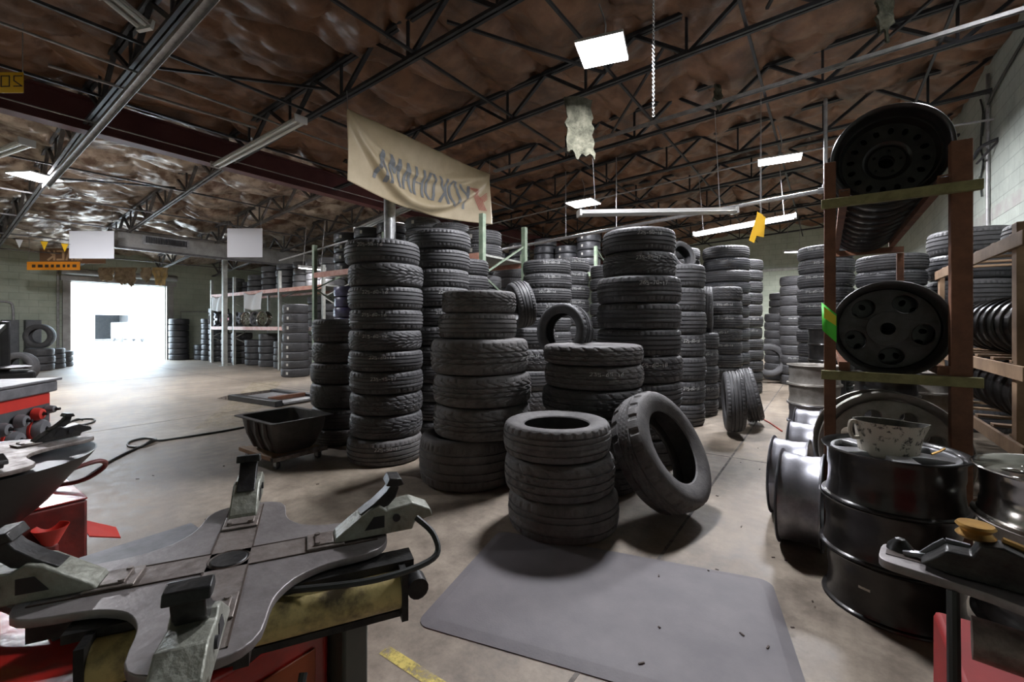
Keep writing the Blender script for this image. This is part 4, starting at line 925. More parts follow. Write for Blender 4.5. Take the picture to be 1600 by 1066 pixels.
# silver and black wheel pile behind the left rack post
p = at_t(1272, 508, 4.75); z = 0
for i, k_ in enumerate(('dull', 'silver_barrel', 'dull', 'dull')):
    wheel((p.x, p.y, z), (PI if i == 9 else 0, 0, i), k_, '%s silver wheel in the pile left of the rack post' % ('bottom', 'third from top', 'second from top', 'topmost')[i], .5, .205, 'silver wheels piled by the rack post'); z += .206
p = at_t(1292, 508, 5.6); z = 0
for i in range(6):
    wheel((p.x, p.y, z), (0, 0, i), 'steel', '%s black wheel in the pile behind the silver wheels' % ('bottom', 'second lowest', 'third lowest', 'fourth lowest', 'fifth lowest', 'topmost')[i], .42, .2, 'black wheels piled behind the silver ones'); z += .201
# drum piles behind the rack
for (px, zt_, k_, n, lab, D_) in ((1383, 4.15, 'steel', 4, 'black wheel pile behind the big grey rim', .5), (1446, 4.3, 'dull', 4, 'grey wheel pile right of the rack post', .44)):
    p = at_t(px, 508, zt_); z = 0
    for i in range(n): wheel((p.x, p.y, z), (0, 0, i), k_, '%s wheel in the %s' % (('bottom', 'third from top', 'second from top', 'topmost')[i], lab), D_, .2, lab); z += .201
# big grey truck rims leaning behind the pile
for i, (yy, lab) in enumerate(((3.22, 'big grey truck rim standing behind the black wheel pile, nearer one'), (3.46, 'big grey truck rim standing behind the nearer grey rim'))):
    wheel((.30 - .03 * i, yy + .16, .335 + .19 - .02 * i), tuple(rot_axis((-.02, -1, .1 + .03 * i))), 'truck', lab, .66, .19, 'big grey truck rims')
# display wheels on the left rack
for px, k_, lab in ((339, 'alloy', 'silver wheel on the left rack shelf, leftmost'), (357, 'red', 'wheel with red spokes on the left rack shelf'), (377, 'alloy', 'silver wheel on the left rack, first right of the second post'), (391, 'chrome', 'bright wheel on the left rack, second right of the post'), (405, 'alloy', 'silver wheel on the left rack, third right of the post'), (416, 'chrome', 'bright wheel on the left rack, nearest the third post')):
    q = at_y(px, 490, YA + .2); wheel((q.x, YA + .22, 1.2 + .232), tuple(rot_axis((.25, -1, .06))), k_, lab, .44, .17, 'display wheels on the left rack')
# ---------------------------------------------------------------- wheel rack
t = thing('wheel_rack', 'brown steel wheel rack with olive wooden crossbars', 'rack', (.02, 3.10, 0))
for x, wd_ in ((0, .055), (.53, .08)):
    part('post', MB().box(x - wd_ / 2, x + wd_ / 2, -.03, .03, 0, 2.17), 'brown_post', t, .004)
    part('back_post', MB().box(x - .025, x + .025, 2.17, 2.22, 0, 1.9), 'brown_post', t, .004)
for zz in (.985, 1.945):
    part('crossbar', MB().box(-.04, .6, -.065, -.031, zz - .04, zz + .01), 'olive_wood', t, .003, label='olive painted wooden crossbar')
    for x in (.065, .465): part('rail', MB().box(x - .02, x + .02, -.02, 2.16, zz + .012, zz + .052), 'brown_post', t, .002)
    part('back_crossbar', MB().box(-.02, .55, 2.14, 2.168, zz - .04, zz + .01), 'brown_post', t)
    for x in (.065, .465): part('bracket', MB().box(x - .025, x + .025, -.03, .0, zz + .05, zz + .09) if 0 else MB().add([(x - .025, -.034, zz + .012), (x + .025, -.034, zz + .012), (x + .025, -.034, zz + .06), (x - .025, -.034, zz + .06), (x - .018, -.034, zz + .019), (x + .018, -.034, zz + .019), (x + .018, -.034, zz + .053), (x - .018, -.034, zz + .053)], [(0, 1, 5, 4), (1, 2, 6, 5), (2, 3, 7, 6), (3, 0, 4, 7)]), 'brown_post', t)
gt = thing('price_tag', 'neon green and yellow label wrapped on the left rack post', 'label', (.02, 3.10, 0))
mb = MB(); mb.add([(-.04, -.034, 1.38), (.03, -.036, 1.31), (.03, -.036, 1.15), (-.035, -.034, 1.22)], [(0, 1, 2, 3)]); o = part('tag_sheet', mb, 'tag_green', gt); o.modifiers.new('th', 'SOLIDIFY').thickness = .001
mb = MB(); mb.add([(-.028, -.037, 1.355), (.028, -.039, 1.30), (.028, -.039, 1.245), (-.028, -.037, 1.29)], [(0, 1, 2, 3)]); part('yellow_print', mb, 'tag_yellow', gt)
RWK = .52; zr = 1.945 + .052
zc1 = zr + math.sqrt((RWK / 2) ** 2 - .18 ** 2) + .004; zc2 = zc1 - .96
names = ['nearest', 'second', 'third', 'fourth', 'fifth', 'sixth', 'seventh', 'eighth', 'ninth', 'tenth', 'eleventh']
for i in range(10):
    if i == 0: wheel((.285, 3.145, zc1), tuple(rot_axis((0, 1, 0), .5)), 'steel', 'nearest black wheel in the upper rack row, seen into its hollow back', RWK, .2, 'black wheels in the upper rack row')
    else: wheel((.285, 3.10 + .245 + i * .21, zc1), tuple(rot_axis((0, -1, 0), i * .5)), 'steel', '%s black wheel in the upper rack row' % names[i], RWK, .2, 'black wheels in the upper rack row')
for i in range(9):
    if i == 0: wheel((.285, 3.145, zc2), tuple(rot_axis((0, 1, 0), .2)), 'back', 'grey alloy wheel with round windows, nearest in the lower rack row', RWK, .2, 'wheels in the lower rack row')
    else: wheel((.285, 3.10 + .245 + i * .21, zc2), tuple(rot_axis((0, -1, 0), i * .5 + .2)), 'steel', '%s black wheel in the lower rack row' % names[i], RWK, .2, 'wheels in the lower rack row')
# ---------------------------------------------------------------- wooden shelf at right
t = thing('wooden_shelf', 'raw lumber shelf holding rows of rims along the right wall', 'shelf', (1.0, 3.9, 0))
Ls = 2.55
for y in (.25, Ls): 
    for x in (.0, .85): part('post', MB().box(x - .02, x + .02, y - .045, y + .045, 0, 1.8 if y > 1 or x > 0 else 1.9), 'wood', t, .003)
for zz in (.52, 1.0, 1.82):
    part('front_rail', MB().box(-.045, -.021, .0, Ls + .05, zz - .09, zz), 'wood', t, .003); part('back_rail', MB().box(.871, .9, .0, Ls + .05, zz - .09, zz), 'wood', t, .003)
    for y in lin(.1, Ls, 6): part('slat', MB().box(-.02, .87, y - .04, y + .04, zz + .001, zz + .02), 'wood', t, .002)
for lev, (z_, nm) in enumerate(((.545, 'lower'), (1.025, 'upper'))):
    D_ = .45
    for i in range(9):
        wheel((1.0 + .24, 4.15 + .1 + i * .2, z_ + D_ / 2 - .002), tuple(rot_axis((.12, -1, .04), i)), 'steel', '%s rim in the %s row on the wooden shelf' % (names[i], nm), D_, .19, 'rims on the %s wooden shelf' % nm)
for i in range(2):
    p = (1.5 - .0, 4.4 + i * .75, 1.842)
    one_tire(p, .7, .2, 'rib', 'wide tire lying on top of the wooden shelf, %s one' % ('nearer', 'farther')[i], 'tires on the wooden shelf', (0, 0, i))

# ---------------------------------------------------------------- bucket on the wheel pile
BKS = 1.3
t = thing('plastic_bucket', 'dirty white oval bucket sitting on the black wheel pile', 'bucket', (wx - .01, wy - .015, ztop - .035), (0, 0, YAW - .12))
mb = MB(); n = 48; rings = [(.072, 0), (.077, .006), (.083, .05), (.09, .105), (.094, .115), (.089, .114), (.079, .05), (.072, .012), (0, .01)]
vs = []; fs = []
for i in range(n):
    a = 2 * PI * i / n
    for r, z in rings:
        sx = 1.12; lip = 0
        if z > .09: lip = .028 * math.exp(-((a - .0) / .28) ** 2) + .028 * math.exp(-((a - 2 * PI) / .28) ** 2)
        vs.append(((r * sx + lip) * math.cos(a), r * .86 * math.sin(a), z + (-.006 * math.cos(a) if z > .09 else 0)))
m_ = len(rings)
for i in range(n):
    j = (i + 1) % n
    for k in range(m_ - 1): fs.append((i * m_ + k, j * m_ + k, j * m_ + k + 1, i * m_ + k + 1))
vs.append((0, 0, 0)); fs += [(i * m_, len(vs) - 1, ((i + 1) % n) * m_) for i in range(n)]
t.scale = (BKS,) * 3
mb.add(vs, fs); o = part('pail', mb, 'bucket', t)
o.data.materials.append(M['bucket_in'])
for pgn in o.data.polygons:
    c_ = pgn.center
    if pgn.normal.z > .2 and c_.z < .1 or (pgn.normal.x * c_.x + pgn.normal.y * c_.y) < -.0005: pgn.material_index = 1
part('handle', MB().tube(smoothp([(-.1, 0, .11), (-.118, 0, .115), (-.122, 0, .085), (-.113, 0, .06), (-.09, 0, .06)], 5), .007, 8), 'bucket', t)
single('twig', MB().tube([(wx + .13, wy - .03, ztop - .004), (wx + .16, wy - .0, ztop + .006), (wx + .18, wy + .03, ztop + .014)], .005, 6), 'brass', 'rusty scrap lying on the topmost wheel by the bucket', 'scrap')

# ---------------------------------------------------------------- floor mat
e1 = Vector((math.cos(math.radians(14)), math.sin(math.radians(14)), 0)); e2 = Vector((-e1.y, e1.x, 0)); mc = Vector((-1.395, 1.265, 0))
mb = MB(); Lm, Wm = 1.44, .9; rr_ = .06
def rrect(i0):
    pts = []
    for cx, cy, a0 in ((Lm - rr_, Wm - rr_, 0), (rr_, Wm - rr_, PI / 2), (rr_, rr_, PI), (Lm - rr_, rr_, 1.5 * PI)):
        for k in range(6):
            a = a0 + PI / 2 * k / 5; pts.append((cx + (rr_) * math.cos(a), cy + (rr_) * math.sin(a)))
    return [(Lm / 2 + (x - Lm / 2) * (1 - i0 * 2 / Lm), Wm / 2 + (y - Wm / 2) * (1 - i0 * 2 / Wm)) for x, y in pts]
lv = [(0, 0.0), (0, .004), (.045, .015), (.05, .016)]; n = 24
for ins, z in lv: mb.v += [tuple(mc + e1 * x + e2 * y + Vector((0, 0, z))) for x, y in rrect(ins)]
for k in range(len(lv) - 1):
    for i in range(n): mb.f.append((k * n + i, k * n + (i + 1) % n, (k + 1) * n + (i + 1) % n, (k + 1) * n + i))
mb.f.append(tuple(range((len(lv) - 1) * n, len(lv) * n)))
single('floor_mat', mb, 'mat', 'grey rubber anti fatigue mat lying before the three tire pile', 'mat')

# ---------------------------------------------------------------- tub on dolly, lift platform, hoses
t = thing('wheeled_dolly', 'low wooden dolly on casters under the black tub', 'dolly', (-4.14, 2.13, 0))
part('platform', MB().box(-.3, .3, -.22, .22, .085, .11), 'wood', t, .003)
part('edge_rail', MB().box(-.32, .32, -.25, -.2, .08, .115), 'wood', t, .003); part('edge_rail', MB().box(.27, .33, -.25, .25, .08, .115), 'rail', t, .003)
for x in (-.26, .26):
    for y in (-.19, .19):
        c_ = part('caster', MB().lathe([(0, -.015), (.032, -.015), (.036, -.008), (.036, .008), (.032, .015), (0, .015)], 20, mtx=Matrix.Translation((x, y, .037)) @ Matrix.Rotation(PI / 2, 4, 'X')), 'rubber', t)
        mbk = MB(); mbk.box(x - .012, x + .03, y - .022, y - .018, .03, .08); mbk.box(x - .012, x + .03, y + .018, y + .022, .03, .08); mbk.box(x - .03, x + .03, y - .03, y + .03, .078, .084); part('fork', mbk, 'galv', c_)
t = thing('plastic_tub', 'black ribbed plastic tub resting on the low dolly', 'tub', (-4.14, 2.14, .111))
def tubring(hx, hy, z, r=.05):
    pts = []
    for cx, cy, a0 in ((hx - r, hy - r, 0), (-hx + r, hy - r, PI / 2), (-hx + r, -hy + r, PI), (hx - r, -hy + r, 1.5 * PI)):
        for k in range(5): a = a0 + PI / 2 * k / 4; pts.append((cx + r * math.cos(a), cy + r * math.sin(a), z))
    return pts
mb = MB(); RG = [tubring(.22, .16, 0), tubring(.25, .19, .04), tubring(.30, .235, .18), tubring(.315, .25, .285), tubring(.355, .29, .29, .02), tubring(.355, .29, .3, .02), tubring(.31, .245, .298), tubring(.29, .225, .17), tubring(.24, .18, .03), tubring(.2, .15, .012)]
for rg in RG: mb.v += rg
for k in range(len(RG) - 1):
    for i in range(20): mb.f.append((k * 20 + i, k * 20 + (i + 1) % 20, (k + 1) * 20 + (i + 1) % 20, (k + 1) * 20 + i))
mb.f += [tuple(range(20))[::-1], tuple(range((len(RG) - 1) * 20, len(RG) * 20))]; part('shell', mb, 'tub', t)
for x in (-.15, 0, .15):
    mbr = MB(); mbr.add([(x - .025, -.168, .02), (x + .025, -.168, .02), (x + .03, -.24, .16), (x - .03, -.24, .16), (x + .03, -.258, .28), (x - .03, -.258, .28), (x - .015, -.2, .02), (x + .015, -.2, .02), (x + .018, -.262, .16), (x - .018, -.262, .16), (x + .018, -.272, .28), (x - .018, -.272, .28)], [(0, 6, 9, 3), (6, 7, 8, 9), (7, 1, 2, 8), (3, 9, 11, 5), (9, 8, 10, 11), (8, 2, 4, 10)]); part('rib', mbr, 'tub', t)
p = at_z(440, 626); t = thing('lift_platform', 'low flat metal lift platform on the floor behind the tub', 'lift', (p.x, p.y, 0), (0, 0, .1))
mb = MB(); mb.box(-.8, .5, -.42, -.3, 0, .09); mb.box(-.8, .5, .3, .42, 0, .09); part('side_beam', mb, 'dark', t, .01)
part('deck', MB().box(-.7, .5, -.29, .29, .02, .05), 'galv', t); part('ramp', MB().prism([(-1.15, 0), (-.81, 0), (-.81, .08)], -.42, .42, Matrix.Rotation(PI / 2, 4, 'X')), 'rail', t)
part('crosspiece', MB().box(.1, .2, -.3, .3, .05, .11), 'brown_post', t, .01)
def hose(pts, r, m, label, name='air_hose', k=6): return single(name, MB().tube(smoothp([Vector(p) + Vector((0, 0, r)) for p in pts], k), r, 8), m, label, 'hose')
hz = lambda x, y: at_z(x, y, .0)
hose([hz(132, 750), hz(170, 724), hz(205, 706), hz(238, 692), hz(243, 688), hz(225, 686.5), hz(203, 692), hz(201, 699), hz(220, 700), hz(236, 694) + Vector((0, 0, .025)), hz(252, 690), hz(300, 683), hz(350, 675), hz(392, 667), hz(425, 661)], .011, 'hose', 'dark air hose with a loop lying across the floor by the tub')
hose([hz(82, 672), hz(102, 663), hz(125, 657), hz(145, 656), hz(146, 661), hz(125, 666), hz(100, 668), hz(118, 660) + Vector((0, 0, .025)), hz(130, 658)], .011, 'hose', 'coiled dark cable on the floor right of the red cabinet')
hose([hz(1188, 654), hz(1203, 662), hz(1222, 675)], .008, 'hose_red', 'thin red hose on the aisle floor by the silver wheels')
random.seed(5)
for i in range(26):
    px, py = random.choice([(random.uniform(960, 1280), random.uniform(850, 1050)), (random.uniform(200, 640), random.uniform(700, 860)), (random.uniform(1100, 1240), random.uniform(700, 900))])
    p = at_z(px, py, 0)
    if -1.45 < p.x < -.0 and 1.2 < p.y < 2.6: p.z = .0165
    a = random.uniform(0, 3); L_ = random.uniform(.004, .012)
    o = link('debris_chip', MB().box(-L_, L_, -.003, .003, 0, .004).mesh('debris_chip', 'ink')); o.location = p; o.rotation_euler = (0, 0, a)
    tag(o, 'tiny dark rubber crumb lying on the shop floor', 'crumb', 'rubber crumbs on the floor')

# ---------------------------------------------------------------- tire changers
def turntable_outline(rs, k=1.0, lob=0.0, steps=120):
    prof = [(0, .292), (8, .291), (13, .284), (17, .268), (20, .243), (23, .216), (28, .19), (34, .176), (40, .169), (45, .167)]
    pts = []
    for i in range(steps):
        th = 360 * i / steps; d = abs((th + 45) % 90 - 45)
        for (a0, r0), (a1, r1) in zip(prof, prof[1:]):
            if a0 <= d <= a1: r = r0 + (r1 - r0) * (d - a0) / (a1 - a0); break
        pts.append((r * k * math.cos(math.radians(th)), r * k * math.sin(math.radians(th))))
    return pts
def clamp(parent, ang, r0, dark=False, s=1.0, jawup=True, nm='clamp'):
    mt = Matrix.Rotation(ang, 4, 'Z') @ Matrix.Translation((r0, 0, 0)) @ Matrix.Scale(s, 4) @ Matrix.Rotation(PI / 2, 4, 'X')
    c_ = part(nm, MB().prism([(0, .004), (.005, .014), (.07, .06), (.09, .066), (.105, .055), (.16, .062), (.2, .042), (.205, .026), (.165, .018), (.16, .004)], -.028, .028, mt), 'clamp_dark' if dark else 'clamp_white', parent, .003, angle=25)
    mb = MB(); mb.prism([(.05, .05), (.08, .069), (.105, .09), (.118, .108), (.13, .11), (.132, .095), (.125, .075), (.11, .06), (.06, .048)], -.019, .019, mt); mb.prism([(.104, .105), (.112, .12), (.136, .117), (.142, .103), (.125, .1)], -.026, .026, mt)
    part('jaw', mb, 'clamp_dark', c_, .002)
    mb = MB(); mb.prism([(.06, .02), (.1, .02), (.1, .045), (.078, .045)], -.0292, .0292, mt); part('side_window', mb, 'dark', c_)
    mb = MB(); mb.tube([mt @ Vector((.125, .036, -.032)), mt @ Vector((.125, .036, .032))], .008, 12); part('bolt', mb, 'joist', c_)
    mb = MB(); mt2 = Matrix.Rotation(ang, 4, 'Z'); mb.box(r0 - .05, r0 + .02, -.034, .034, .002, .006, mt2); mb.box(r0 - .035, r0 + .0, -.026, .026, .006, .009, mt2)
    part('slide_tongue', mb, 'rail', c_, .002)
    for s_ in (-1, 1): mb = MB(); mb.lathe([(0, .012), (.005, .012), (.006, .006), (.006, .004)], 10, mtx=mt2 @ Matrix.Translation((r0 - .03, s_ * .02, 0))); part('screw', mb, 'rail', c_)
    return c_
TC = Vector((-.932, .376, 0)); ZT = .8
t = thing('tire_changer', 'red tire changer with four armed steel turntable, front left', 'tire changer', tuple(TC))
axs = [math.radians(a) for a in (150, 60, -30, -120)]
ol = turntable_outline(1); ca, sa = math.cos(axs[2] - math.radians(1)), math.sin(axs[2] - math.radians(1)); ol = [(x * ca - y * sa, x * sa + y * ca) for x, y in ol]
pm = plate([ol], .014, .002, 2); pm.v = [(x, y, z + ZT - .007) for x, y, z in pm.v]; turn = part('turntable', pm, 'plate', t, angle=40)
mb = MB()
for a in (axs[0], axs[1]):
    mt = Matrix.Rotation(a, 4, 'Z'); mb.box(-.27, .27, -.034, .034, ZT + .0003, ZT + .0012, mt)
part('slide_rail', mb, 'rail', turn, smooth=False)
mb = MB()
for a in (axs[0], axs[1]):
    mt = Matrix.Rotation(a, 4, 'Z')
    for s in (-1, 1):
        for (x0, x1) in ((-.27, -.035), (.035, .27)): mb.box(x0, x1, s * .0355 - .0012, s * .0355 + .0012, ZT + .0002, ZT + .0022, mt)
part('rail_groove', mb, 'ink', turn, smooth=False)
part('center_cap', MB().lathe([(0, ZT + .003), (.029, ZT + .003), (.031, ZT + .0015), (.031, ZT)], 40), 'clamp_dark', turn)
part('center_ring', MB().lathe([(.031, ZT + .0005), (.034, ZT + .0028), (.037, ZT + .0005)], 40, False), 'ink', turn)
for i, a in enumerate(axs):
    cc = thing if 0 else None
    e = bpy.data.objects.new('clamp_slide', None); COL.objects.link(e); 
    bpy.data.objects.remove(e)
    mtz = clamp(turn, a, .185)
    for ob in [mtz]: ob.location = (0, 0, ZT)
# under frame, cylinder, body
d60 = Vector((math.cos(axs[1]), math.sin(axs[1]), 0)); p60 = Vector((d60.y, -d60.x, 0))
base = p60 * .115 + Vector((0, 0, .733))
part('clamp_cylinder', MB().tube([base - d60 * .16, base + d60 * .30], .034, 24), 'cyl_yellow', t, label='grimy yellow pneumatic cylinder')
part('clamp_cylinder', MB().tube([-p60 * .13 + Vector((0, 0, .733)) - d60 * .25, -p60 * .13 + Vector((0, 0, .733)) + d60 * .2], .034, 24), 'cyl_yellow', t, label='grimy yellow pneumatic cylinder')
mb = MB()
for s in (-.165, .305): mb.bar(base + d60 * s + Vector((0, 0, -.045)), base + d60 * s + Vector((0, 0, .045)), .07, .012, d60)
mb.bar(base - d60 * .18 + Vector((0, 0, -.043)), base + d60 * .31 + Vector((0, 0, -.043)), .02, .012)
mb.bar(base - d60 * .2 + Vector((0, 0, .042)) - p60 * .03, base + d60 * .33 + Vector((0, 0, .042)) - p60 * .03, .05, .014)
mb.tube([base + d60 * .33 + p60 * .035 + Vector((0, 0, .01)), base + d60 * .33 - p60 * .0 + Vector((0, 0, .01))], .02, 14)
part('cylinder_bracket', mb, 'clamp_dark', t)
part('air_line', MB().tube(smoothp([base + d60 * .1 + Vector((0, 0, .045)), base + d60 * .25 + p60 * .04 + Vector((0, 0, .05)), base + d60 * .36 + p60 * .03 + Vector((0, 0, .06)), base + d60 * .37 + Vector((0, 0, .09)), base + d60 * .34 - p60 * .03 + Vector((0, 0, .12))], 6), .006, 8), 'hose', t)
part('air_line', MB().tube(smoothp([(.14, -.06, .66), (.2, -.04, .62), (.23, .0, .62), (.21, .03, .66)], 6), .007, 8), 'hose', t)
mb = MB()
for s in (-1, 1): mb.bar(Vector((0, 0, .77)) + p60 * s * .05 - d60 * .26, Vector((0, 0, .77)) + p60 * s * .05 + d60 * .27, .02, .03)
for s in (-1, 1): mb.bar(Vector((0, 0, .765)) + d60 * s * .05 - p60 * .25, Vector((0, 0, .765)) + d60 * s * .05 + p60 * .25, .02, .025)
part('sub_frame', mb, 'clamp_dark', t)
part('spindle', MB().lathe([(0, .6), (.09, .6), (.09, .66), (.07, .7), (.07, .784), (0, .784)], 32), 'clamp_dark', t)
bx = MB(); bx.box(-.62, .09, -.62, .155, .1, .655); part('cabinet', bx, 'red', t, .012)
part('cabinet_base', MB().box(-.6, .07, -.6, .13, 0, .1), 'dark', t)
part('side_panel', MB().box(.091, .096, -.5, .12, .14, .6), 'orange_panel', t, .002, label='orange brown side panel')
part('corner_cover', MB().box(-.02, .13, .16, .22, .05, .67), 'green_dark', t, .006, label='dark green corner cover')
part('tool_tray', MB().box(-.6, -.25, -.2, .14, .656, .664), 'tray_gray', t); 
mb = MB(); 
for s in (-1, 1): mb.box(-.52, -.2, s * .1 - .004 - .25, s * .1 + .004 - .25, .66, .7)
part('bead_breaker_arm', MB().tube(smoothp([(-.55, -.45, .5), (-.5, -.3, .69), (-.3, -.2, .69), (-.2, -.12, .66)], 4), .018, 10), 'clamp_dark', t)

# second changer behind at left
t = thing('tire_changer', 'older red tire changer with black bowl, behind at left edge', 'tire changer', (-2.72, .1, 0))
bcx, bcy = .26, .02
part('cabinet', MB().box(-.35, .3, -.5, .36, .08, .55), 'red_dirty', t, .01); part('cabinet_top', MB().box(-.35, .3, -.5, .36, .551, .557), 'red', t, .002, label='glossy bright red top')
part('cabinet_base', MB().box(-.33, .28, -.48, .34, 0, .08), 'dark', t)
mb = MB()
for i in range(6): mb.box(.301, .305, -.14 + i * .026, -.128 + i * .026, .3, .43)
part('vent_slots', mb, 'tray_gray', t, smooth=False)
part('side_flap', MB().add([(.1, .365, .42), (.3, .365, .4), (.31, .46, .36), (.2, .47, .37), (.1, .365, .415), (.3, .365, .395), (.31, .46, .355), (.2, .47, .365)], [(0, 1, 2, 3), (7, 6, 5, 4), (0, 4, 5, 1), (1, 5, 6, 2), (2, 6, 7, 3), (3, 7, 4, 0)]), 'red_clean', t, smooth=False)
mb = MB()
for i in range(2): mb.box(.1, .27, .4 + i * .0, .5, .05 + i * .07, .075 + i * .07, Matrix.Translation((.02, 0, 0)))
part('foot_pedal', mb, 'joist', t, .004)
part('bowl', MB().lathe([(0, .56), (.2, .56), (.24, .6), (.3, .68), (.36, .75), (.37, .765), (.35, .765), (0, .74)], 48, mtx=Matrix.Translation((bcx, bcy, 0))), 'dark', t)
ol2 = [(x * math.cos(.2) - y * math.sin(.2) + bcx, x * math.sin(.2) + y * math.cos(.2) + bcy) for x, y in turntable_outline(1, 1.28)]
pm = plate([ol2], .014, .002, 1); pm.v = [(x, y, z + .782) for x, y, z in pm.v]; tr = part('turntable', pm, 'rail', t, angle=40)
for a in (.2 + 0, .2 + PI / 2, .2 - PI / 2):
    c_ = clamp(tr, a, .2, True, .85); c_.location = (bcx, bcy, .79)
part('hose', MB().tube(smoothp([(.3, .3, .68), (.28, .4, .69), (.2, .43, .64), (.15, .36, .59), (.0, .25, .57), (-.25, .1, .57)], 6), .009, 8), 'hose_dull', t, label='reddish rubber hose')
hp = part('tool_holder', MB().box(.301, .36, .06, .27, .38, .43), 'red_dirty', t, .012)
part('funnel', MB().lathe([(.012, .36), (.014, .42), (.05, .49), (.052, .49), (.016, .415), (.014, .36)], 28, True, mtx=Matrix.Translation((.34, .25, 0))), 'red_clean', t, label='pinkish red funnel on the side')
part('pry_bar', MB().tube([(.34, .1, .4), (.36, -.05, .1)], .009, 8), 'galv', t)

# third changer, right foreground corner
t = thing('tire_changer', 'red tire changer with flat black clamp, bottom right corner', 'tire changer', (.45, 1.1, 0))
part('cabinet', MB().box(-.25, .5, -.6, .285, .06, .6), 'red_deep', t, .012); part('cabinet_base', MB().box(-.23, .5, -.6, .26, 0, .06), 'dark', t)
TB = Matrix.Rotation(math.radians(172), 4, 'Z')
def lobe2(s=1.0):
    pts = [(.12, .1), (.22, .062), (.3, .052), (.345, .048), (.362, .036), (.365, .012), (.362, -.036), (.345, -.048), (.3, -.052), (.22, -.062), (.12, -.1)]
    return [(v.x, v.y) for v in smoothp([(x, y, 0) for x, y in pts], 3)]
full = []
for q in range(4):
    a = math.radians(172 - 90 * q); full += [(x * math.cos(a) - y * math.sin(a), x * math.sin(a) + y * math.cos(a)) for x, y in lobe2()[::-1]]
pm = plate([full], .016, .002, 1); pm.v = [(x, y, z + .79) for x, y, z in pm.v]; tr = part('turntable', pm, 'plate', t, angle=40)
mt = Matrix.Rotation(math.radians(172), 4, 'Z')
mb = MB(); mb.box(.1, .355, -.013, .012, .7985, .7995, mt); mb.box(.1, .355, -.013, .012, .7985, .7995, Matrix.Rotation(math.radians(82), 4, 'Z')); part('rail_slot', mb, 'ink', tr, smooth=False)
part('knob', MB().lathe([(.022, .7985), (.02, .806), (.008, .82), (.0, .822)], 24, mtx=mt @ Matrix.Translation((.335, -.03, 0))), 'clamp_dark', tr)
mty = mt @ Matrix.Translation((0, .012, .8)) @ Matrix.Rotation(PI / 2, 4, 'X')
cl = part('clamp', MB().prism([(-.02, 0), (.27, 0), (.305, .006), (.282, .028), (.27, .042), (.238, .043), (.228, .066), (.2, .07), (.13, .045), (.0, .03)], -.022, .022, mty), 'clamp_dark', tr, .003, angle=25)
mb = MB(); 
for a, b in (((.305, .005), (.284, .03)), ((.284, .03), (.27, .044)), ((.27, .044), (.238, .043))): mb.bar(mty @ Vector((a[0], a[1], .024)), mty @ Vector((b[0], b[1], .024)), .006, .01)
mb.bar(mty @ Vector((.33, .002, .02)), mty @ Vector((.29, .01, .02)), .01, .008)
part('steel_edge', mb, 'silver', cl, smooth=False)
part('roller', MB().lathe([(0, -.012), (.024, -.012), (.027, -.008), (.02, 0), (.027, .008), (.024, .012), (0, .012)], 28, mtx=mt @ Matrix.Translation((.232, -.0, .88))), 'brass', cl, label='brass roller')
part('wire_guard', MB().tube(smoothp([mt @ Vector((.2, 0, .872)), mt @ Vector((.15, 0, .858)), mt @ Vector((.08, 0, .836))], 5), .007, 8), 'brass', cl)
for (a, b) in ((.225, .052), (.19, .035), (.13, .025)): part('bolt', MB().tube([mty @ Vector((a, b, .02)), mty @ Vector((a, b, .028))], .006, 12), 'silver', cl)
part('spindle', MB().lathe([(0, .6), (.1, .6), (.1, .7), (.06, .74), (.06, .782), (0, .782)], 32), 'dark', t)
part('clamp_cylinder', MB().tube([mt @ Vector((.0, .07, .72)), mt @ Vector((.24, .07, .72))], .034, 20), 'rail', t)
part('air_line', MB().tube(smoothp([mt @ Vector((.262, .05, .78)), mt @ Vector((.262, .08, .7)), mt @ Vector((.262, .1, .62)), mt @ Vector((.262, .12, .54)), mt @ Vector((.255, .15, .5)), mt @ Vector((.24, .18, .55)), mt @ Vector((.18, .2, .62)), mt @ Vector((.0, .2, .62))], 6), .009, 10), 'hose', t)
part('air_line', MB().tube(smoothp([mt @ Vector((-.1, .17, .66)), mt @ Vector((.1, .17, .65)), mt @ Vector((.16, .15, .62)), mt @ Vector((.12, .15, .55)), mt @ Vector((.0, .17, .5)), mt @ Vector((-.1, .18, .48))], 6), .011, 10), 'hose', t)

# ---------------------------------------------------------------- red cone cabinet (balancer) at left
fa = Vector((-3.79, .557, 0)); fb = Vector((-3.45, .295, 0)); dd = (fb - fa).normalized(); ang = math.atan2(dd.y, dd.x)
t = thing('balancer_cabinet', 'red wheel balancer cabinet with cones hung on its side', 'wheel balancer', tuple(fa), (0, 0, ang))
